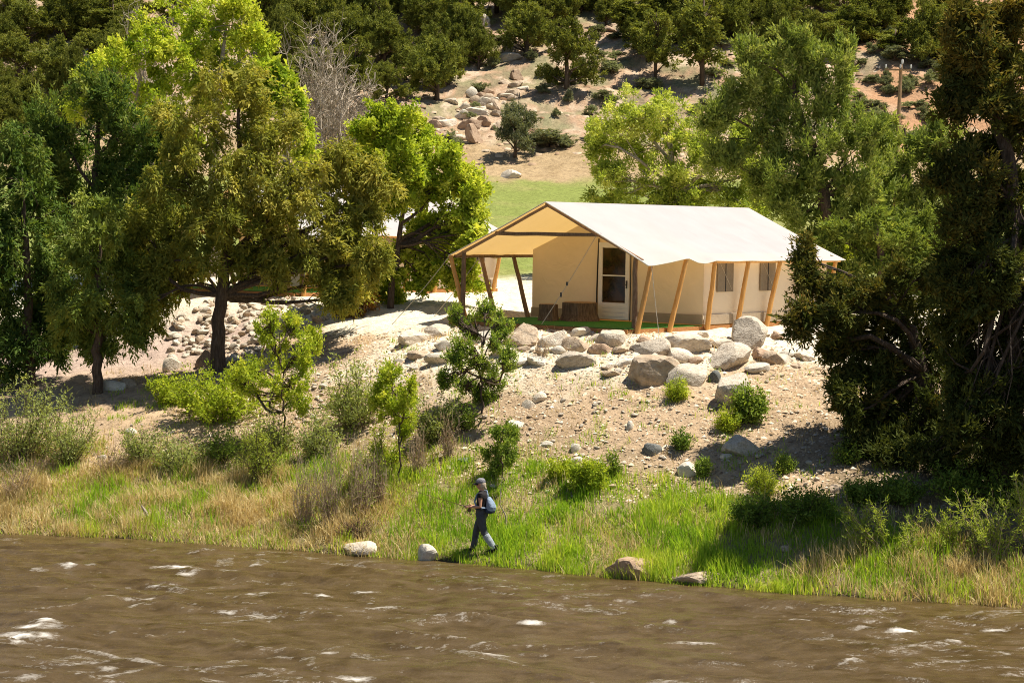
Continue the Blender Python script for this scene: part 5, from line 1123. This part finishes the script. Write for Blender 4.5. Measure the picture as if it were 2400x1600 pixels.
# ------------------------------------------------------------------ angler
def remesh(ac, name, mat, parent, vox=0.012, smooth=3):
    o = ac.build(name, M[mat], parent, True)
    m = o.modifiers.new('remesh', 'REMESH'); m.mode = 'VOXEL'; m.voxel_size = vox; m.use_smooth_shade = True
    s = o.modifiers.new('smooth', 'SMOOTH'); s.factor = 0.5; s.iterations = smooth
    return o
def angler():
    g = ground(1128, 1296) - np.array([0, 0, 0.035]); root = empty('person', g, R(-14))
    tag(root, 'angler in grey cap, black top and slate trousers walking the grassy river edge', 'person')
    V = lambda *a: np.array(a, float)
    # body: skin, one surface from head to feet
    b = Acc()
    b.rings([(V(0.0, 0, 0.80), .10, .13), (V(0.0, 0, .90), .125, .165), (V(0.0, 0, 1.02), .10, .14), (V(0.0, 0, 1.15), .10, .145), (V(.01, 0, 1.28), .11, .165), (V(.01, 0, 1.36), .085, .15), (V(0, 0, 1.41), .055, .07), (V(-.015, 0, 1.46), .05, .052), (V(-.03, 0, 1.49), .05, .052)], 16)
    b.rings([(V(-.03, 0, 1.455), .045, .045), (V(-.045, 0, 1.475), .075, .058), (V(-.045, 0, 1.53), .092, .072), (V(-.04, 0, 1.59), .098, .078), (V(-.035, 0, 1.64), .085, .068), (V(-.035, 0, 1.668), .045, .04)], 16)
    b.tube([V(-.132, 0, 1.575), V(-.155, 0, 1.545), V(-.135, 0, 1.535)], [.012, .018, .014], 6)      # nose
    for s in (-1, 1): b.tube([V(-.03, s * .075, 1.585), V(-.025, s * .088, 1.56), V(-.03, s * .078, 1.53)], [.014, .018, .01], 6)   # ears
    hip, kn, an = {}, {}, {}
    kn[1], an[1] = V(-.15, .085, .475), V(-.22, .085, .09); kn[-1], an[-1] = V(.085, -.085, .48), V(.33, -.095, .14)
    for s in (1, -1):
        h = V(0, s * .085, .86)
        b.tube([h, (h + kn[s]) / 2 + V(-.01, 0, 0), kn[s], (kn[s] + an[s]) / 2 + V(.015, 0, .02), an[s]], [.085, .072, .052, .052, .035], 12)
        tilt = V(-.19, 0, -.05) if s > 0 else V(-.17, 0, -.085)
        b.tube([an[s] + V(.05, 0, -.045), an[s] + V(0, 0, -.04), an[s] + tilt], [.035, .042, .03], 10)
    sh = {1: V(.005, .165, 1.345), -1: V(.005, -.165, 1.345)}
    el = {1: V(.0, .22, 1.09), -1: V(.02, -.215, 1.08)}; wr = {1: V(-.22, .10, 1.055), -1: V(-.235, -.17, 1.06)}
    for s in (1, -1):
        b.tube([V(.0, s * .10, 1.35), sh[s], (sh[s] + el[s]) / 2, el[s], (el[s] + wr[s]) / 2, wr[s]], [.05, .055, .044, .036, .034, .024], 10)
        d = unit(wr[s] - el[s]); palm = wr[s] + d * .05
        b.tube([wr[s], palm, wr[s] + d * .085], [.024, .034, .030], 8, 0.65)
        for k, (o, ln) in enumerate(((-.027, .055), (-.009, .065), (.009, .062), (.026, .048))):        # fingers curled round the grip
            f0 = wr[s] + d * .085 + V(0, 0, -o); f1 = f0 + d * ln * .5 + V(0, s * -.004, 0); f2 = f1 + d * ln * .12 + V(0, s * -.035, 0)
            b.tube([f0 - d * .02, f0, f1, f2], [.0095, .0095, .009, .0075], 6)
        t0 = wr[s] + d * .03 + V(0, 0, .025); b.tube([t0, t0 + d * .035 + V(0, s * -.015, .016), t0 + d * .065 + V(0, s * -.03, .008)], [.012, .011, .009], 6)
    remesh(b, 'body', 'skin', root, 0.0095, 3)
    # clothes
    t = Acc()
    t.rings([(V(0.0, 0, .99), .122, .162), (V(0.0, 0, 1.06), .118, .158), (V(0.0, 0, 1.15), .118, .162), (V(.01, 0, 1.27), .128, .182), (V(.01, 0, 1.35), .105, .172), (V(0.005, 0, 1.40), .075, .10), (V(0, 0, 1.425), .062, .07)], 18)
    for s in (1, -1): t.tube([V(.005, s * .11, 1.35), sh[s] + V(0, s * .01, .0), sh[s] + (el[s] - sh[s]) * .26], [.066, .072, .064], 10)
    remesh(t, 'top', 'cloth_black', root, 0.012, 3)
    t = Acc()
    t.rings([(V(0, 0, .80), .12, .155), (V(0, 0, .88), .142, .185), (V(0, 0, .95), .130, .172), (V(0, 0, 1.03), .124, .163)], 18)
    for s in (1, -1):
        h = V(0, s * .085, .86); e = an[s] + V(0, 0, .0) if s > 0 else kn[s] + (an[s] - kn[s]) * .18
        t.tube([h, (h + kn[s]) / 2 + V(-.01, 0, 0), kn[s], (kn[s] + e) / 2 + V(.01, 0, 0), e], [.112, .098, .078, .074, .066], 12)
    remesh(t, 'trousers', 'cloth_slate', root, 0.012, 3)
    t = Acc(); k, a = kn[-1], an[-1]; t.tube([k + (a - k) * .12, k + (a - k) * .45, a], [.086, .084, .070], 12)  # pale sleeve: sunlight on the rear calf put into its colour
    remesh(t, 'sunlit_calf', 'cloth_sunlit', root, 0.012, 2)
    for s in (1, -1):
        t = Acc(); tilt = V(-.20, 0, -.052) if s > 0 else V(-.18, 0, -.088)
        t.tube([an[s] + V(.02, 0, .09), an[s] + V(.02, 0, .0), an[s] + V(.045, 0, -.05)], [.055, .056, .045], 10); t.tube([an[s] + V(.055, 0, -.045), an[s] + V(-.03, 0, -.035), an[s] + tilt], [.045, .052, .038], 10)
        remesh(t, 'boot', 'cloth_black', root, 0.012, 2)
    t = Acc(); t.rings([(V(-.005, 0, 1.475), .055, .06), (V(.0, 0, 1.52), .085, .085), (V(-.005, 0, 1.58), .09, .088), (V(-.02, 0, 1.62), .085, .08)], 14); t.tube([V(.06, 0, 1.50), V(.085, 0, 1.47), V(.08, 0, 1.43)], [.03, .025, .012], 8)
    remesh(t, 'hair', 'hair', root, 0.012, 2)
    t = Acc(); t.rings([(V(-.035, 0, 1.585), .112, .094), (V(-.035, 0, 1.63), .110, .092), (V(-.03, 0, 1.675), .09, .076), (V(-.03, 0, 1.70), .05, .045)], 16)
    cp_ = remesh(t, 'cap', 'cap_grey', root, 0.012, 2)
    t = Acc(); n = 9
    for k in range(n):
        a = -1.25 + 2.5 * k / (n - 1); c, s_ = math.cos(a), math.sin(a)
        t.v += [(-.035 - .105 * c, .088 * s_, 1.592), (-.035 - (.105 + .085 * math.cos(a * .9)) * c, .092 * s_, 1.568 - .012 * s_ * s_), (-.035 - .105 * c, .088 * s_, 1.582), (-.035 - (.105 + .08 * math.cos(a * .9)) * c, .090 * s_, 1.556 - .012 * s_ * s_)]
    for k in range(n - 1):
        i = k * 4; t.f += [[i, i + 1, i + 5, i + 4], [i + 2, i + 6, i + 7, i + 3], [i + 1, i + 3, i + 7, i + 5], [i, i + 4, i + 6, i + 2]]
    t.build('peak', M['cloth_black'], cp_)
    # sling pack on the back
    pk = empty('sling_pack', g, R(-14)); tag(pk, 'blue grey sling pack with dark base on the angler back', 'bag')
    t = Acc(); t.rings([(V(.20, -.04, .955), .05, .07), (V(.215, -.04, .98), .105, .125), (V(.225, -.04, 1.07), .115, .135), (V(.205, -.035, 1.16), .095, .125), (V(.18, -.03, 1.24), .06, .095), (V(.165, -.02, 1.29), .03, .05)], 16); remesh(t, 'bag_body', 'pack_blue', pk, 0.012, 3)
    t = Acc(); t.rings([(V(.20, -.05, .925), .05, .08), (V(.205, -.05, .94), .105, .14), (V(.205, -.05, 1.0), .118, .15), (V(.20, -.05, 1.02), .10, .13)], 16); remesh(t, 'base_pocket', 'pack_dark', pk, 0.012, 2)
    t = Acc(); t.tube([V(.14, -.02, 1.30), V(.10, .04, 1.41), V(-.02, .09, 1.43), V(-.125, .02, 1.32), V(-.145, -.10, 1.18), V(-.09, -.185, 1.10), V(.06, -.19, 1.06), V(.15, -.12, 1.05)], .020, 8, 0.5); t.build('strap', M['pack_blue'], pk)
    t = Acc(); t.tube([V(-.135, 0, 1.02), V(-.10, -.13, 1.02), V(0, -.185, 1.015), V(.12, -.14, 1.02), V(.19, -.10, 1.03)], .024, 8, 0.5); t.build('waist_belt', M['pack_dark'], pk)
    # rod and reel in the hands
    rd = empty('fishing_rod', g, R(-14)); tag(rd, 'thin fly rod with brown reel held out by the angler', 'fishing rod')
    h0, h1 = V(-.20, -.175, 1.045), V(-.40, -.165, 1.075); d = unit(h1 - h0 + V(0, .06, .0)); tip = h0 + d * 2.5 + V(0, 0, .05)
    t = Acc(); t.tube([h0, h0 + d * .28], [.014, .012], 8); t.build('grip', M['stump_top'], rd)
    t = Acc(); t.tube([h0 + d * .28, h0 + d * 1.2 + V(0, 0, .01), tip], [.0065, .0045, .002], 6); t.build('rod_blank', M['reel'], rd)
    c = h0 + d * .05 + V(0, 0, -.06); t = Acc(); t.tube([c + V(0, -.022, 0), c + V(0, .022, 0)], .045, 14); t.box(c + V(0, 0, .035), (.02, .012, .05)); t.build('reel', M['reel'], rd)
angler()

# ------------------------------------------------------------------ utility pole, fence post, dead stem, chair-like disc
def utility_pole():
    Y = 84.0; b = px(2097, 360, Y); b = on_ground(b[0], Y); t = px(2112, 152, Y) - b
    root = empty('utility_pole', b); tag(root, 'weathered brown utility pole with short crossarm against the red slope', 'utility pole')
    ac = Acc(); ac.tube([(0, 0, -0.3), t * 0.5, t], [.10, .085, .07], 8); ac.build('pole', M['log_brown'], root)
    ac = Acc(); ac.box(t + np.array([-0.15, -0.14, -0.22]), (1.05, .06, .07)); ac.build('crossarm', M['log_brown'], root, False)
    for k in (-.65, -.05, .38):
        ac = Acc(); q = t + np.array([k, -0.14, -0.16]); ac.tube([q, q + np.array([0, 0, .08]), q + np.array([0, 0, .16])], [.02, .04, .03], 8); ac.build('insulator', M['white_paint'], root)
    ac = Acc(); q = t + np.array([.05, 0, 0.02]); ac.tube([q, q + np.array([0, 0, .12]), q + np.array([0, 0, .2])], [.03, .055, .035], 8); ac.build('insulator', M['white_paint'], root)
utility_pole()
g = ground(1134, 432, 80); ac = Acc(); ac.tube([(0, 0, -.1), (0.01, 0, .5), (0, 0, 1.0)], [.05, .045, .04], 8); tag(ac.build('fence_post', M['log_brown'], None, loc=g), 'short brown fence post at the left of the lawn', 'post')
g = ground(1185, 1245); ac = Acc(); r_ = np.random.default_rng(5)
ac.tube([(0, 0, -.05), (.0, 0, .35), (-.03, 0, .42), (-.14, .02, .62), (-.13, .02, .9), (-.10, .03, 1.25)], [.016, .015, .014, .010, .008, .004], 6); tag(ac.build('dead_sapling', M['grey_bark'], None, loc=g), 'crooked grey dead stem in the grass behind the angler', 'stem')
g = ground(350, 1215); ac = Acc(); ac.tube([(0, 0, -.05), (-.08, 0, .13), (-.2, .02, .30)], [.035, .045, .02], 7); tag(ac.build('driftwood', M['grey_bark'], None, loc=g), 'short pale piece of driftwood in the straw grass', 'driftwood')
sapling('sapling', 'lime green leafy tip showing just above the tent back corner', 67.5, [(1985, 690, .03), (1980, 640, .02), (1975, 590, .01)], [(1973, 584, 24, 16, .75), (1985, 600, 20, 14, .7)], 'spring', 56, 3.2, 0.14, 34, 0.075, 0.045)
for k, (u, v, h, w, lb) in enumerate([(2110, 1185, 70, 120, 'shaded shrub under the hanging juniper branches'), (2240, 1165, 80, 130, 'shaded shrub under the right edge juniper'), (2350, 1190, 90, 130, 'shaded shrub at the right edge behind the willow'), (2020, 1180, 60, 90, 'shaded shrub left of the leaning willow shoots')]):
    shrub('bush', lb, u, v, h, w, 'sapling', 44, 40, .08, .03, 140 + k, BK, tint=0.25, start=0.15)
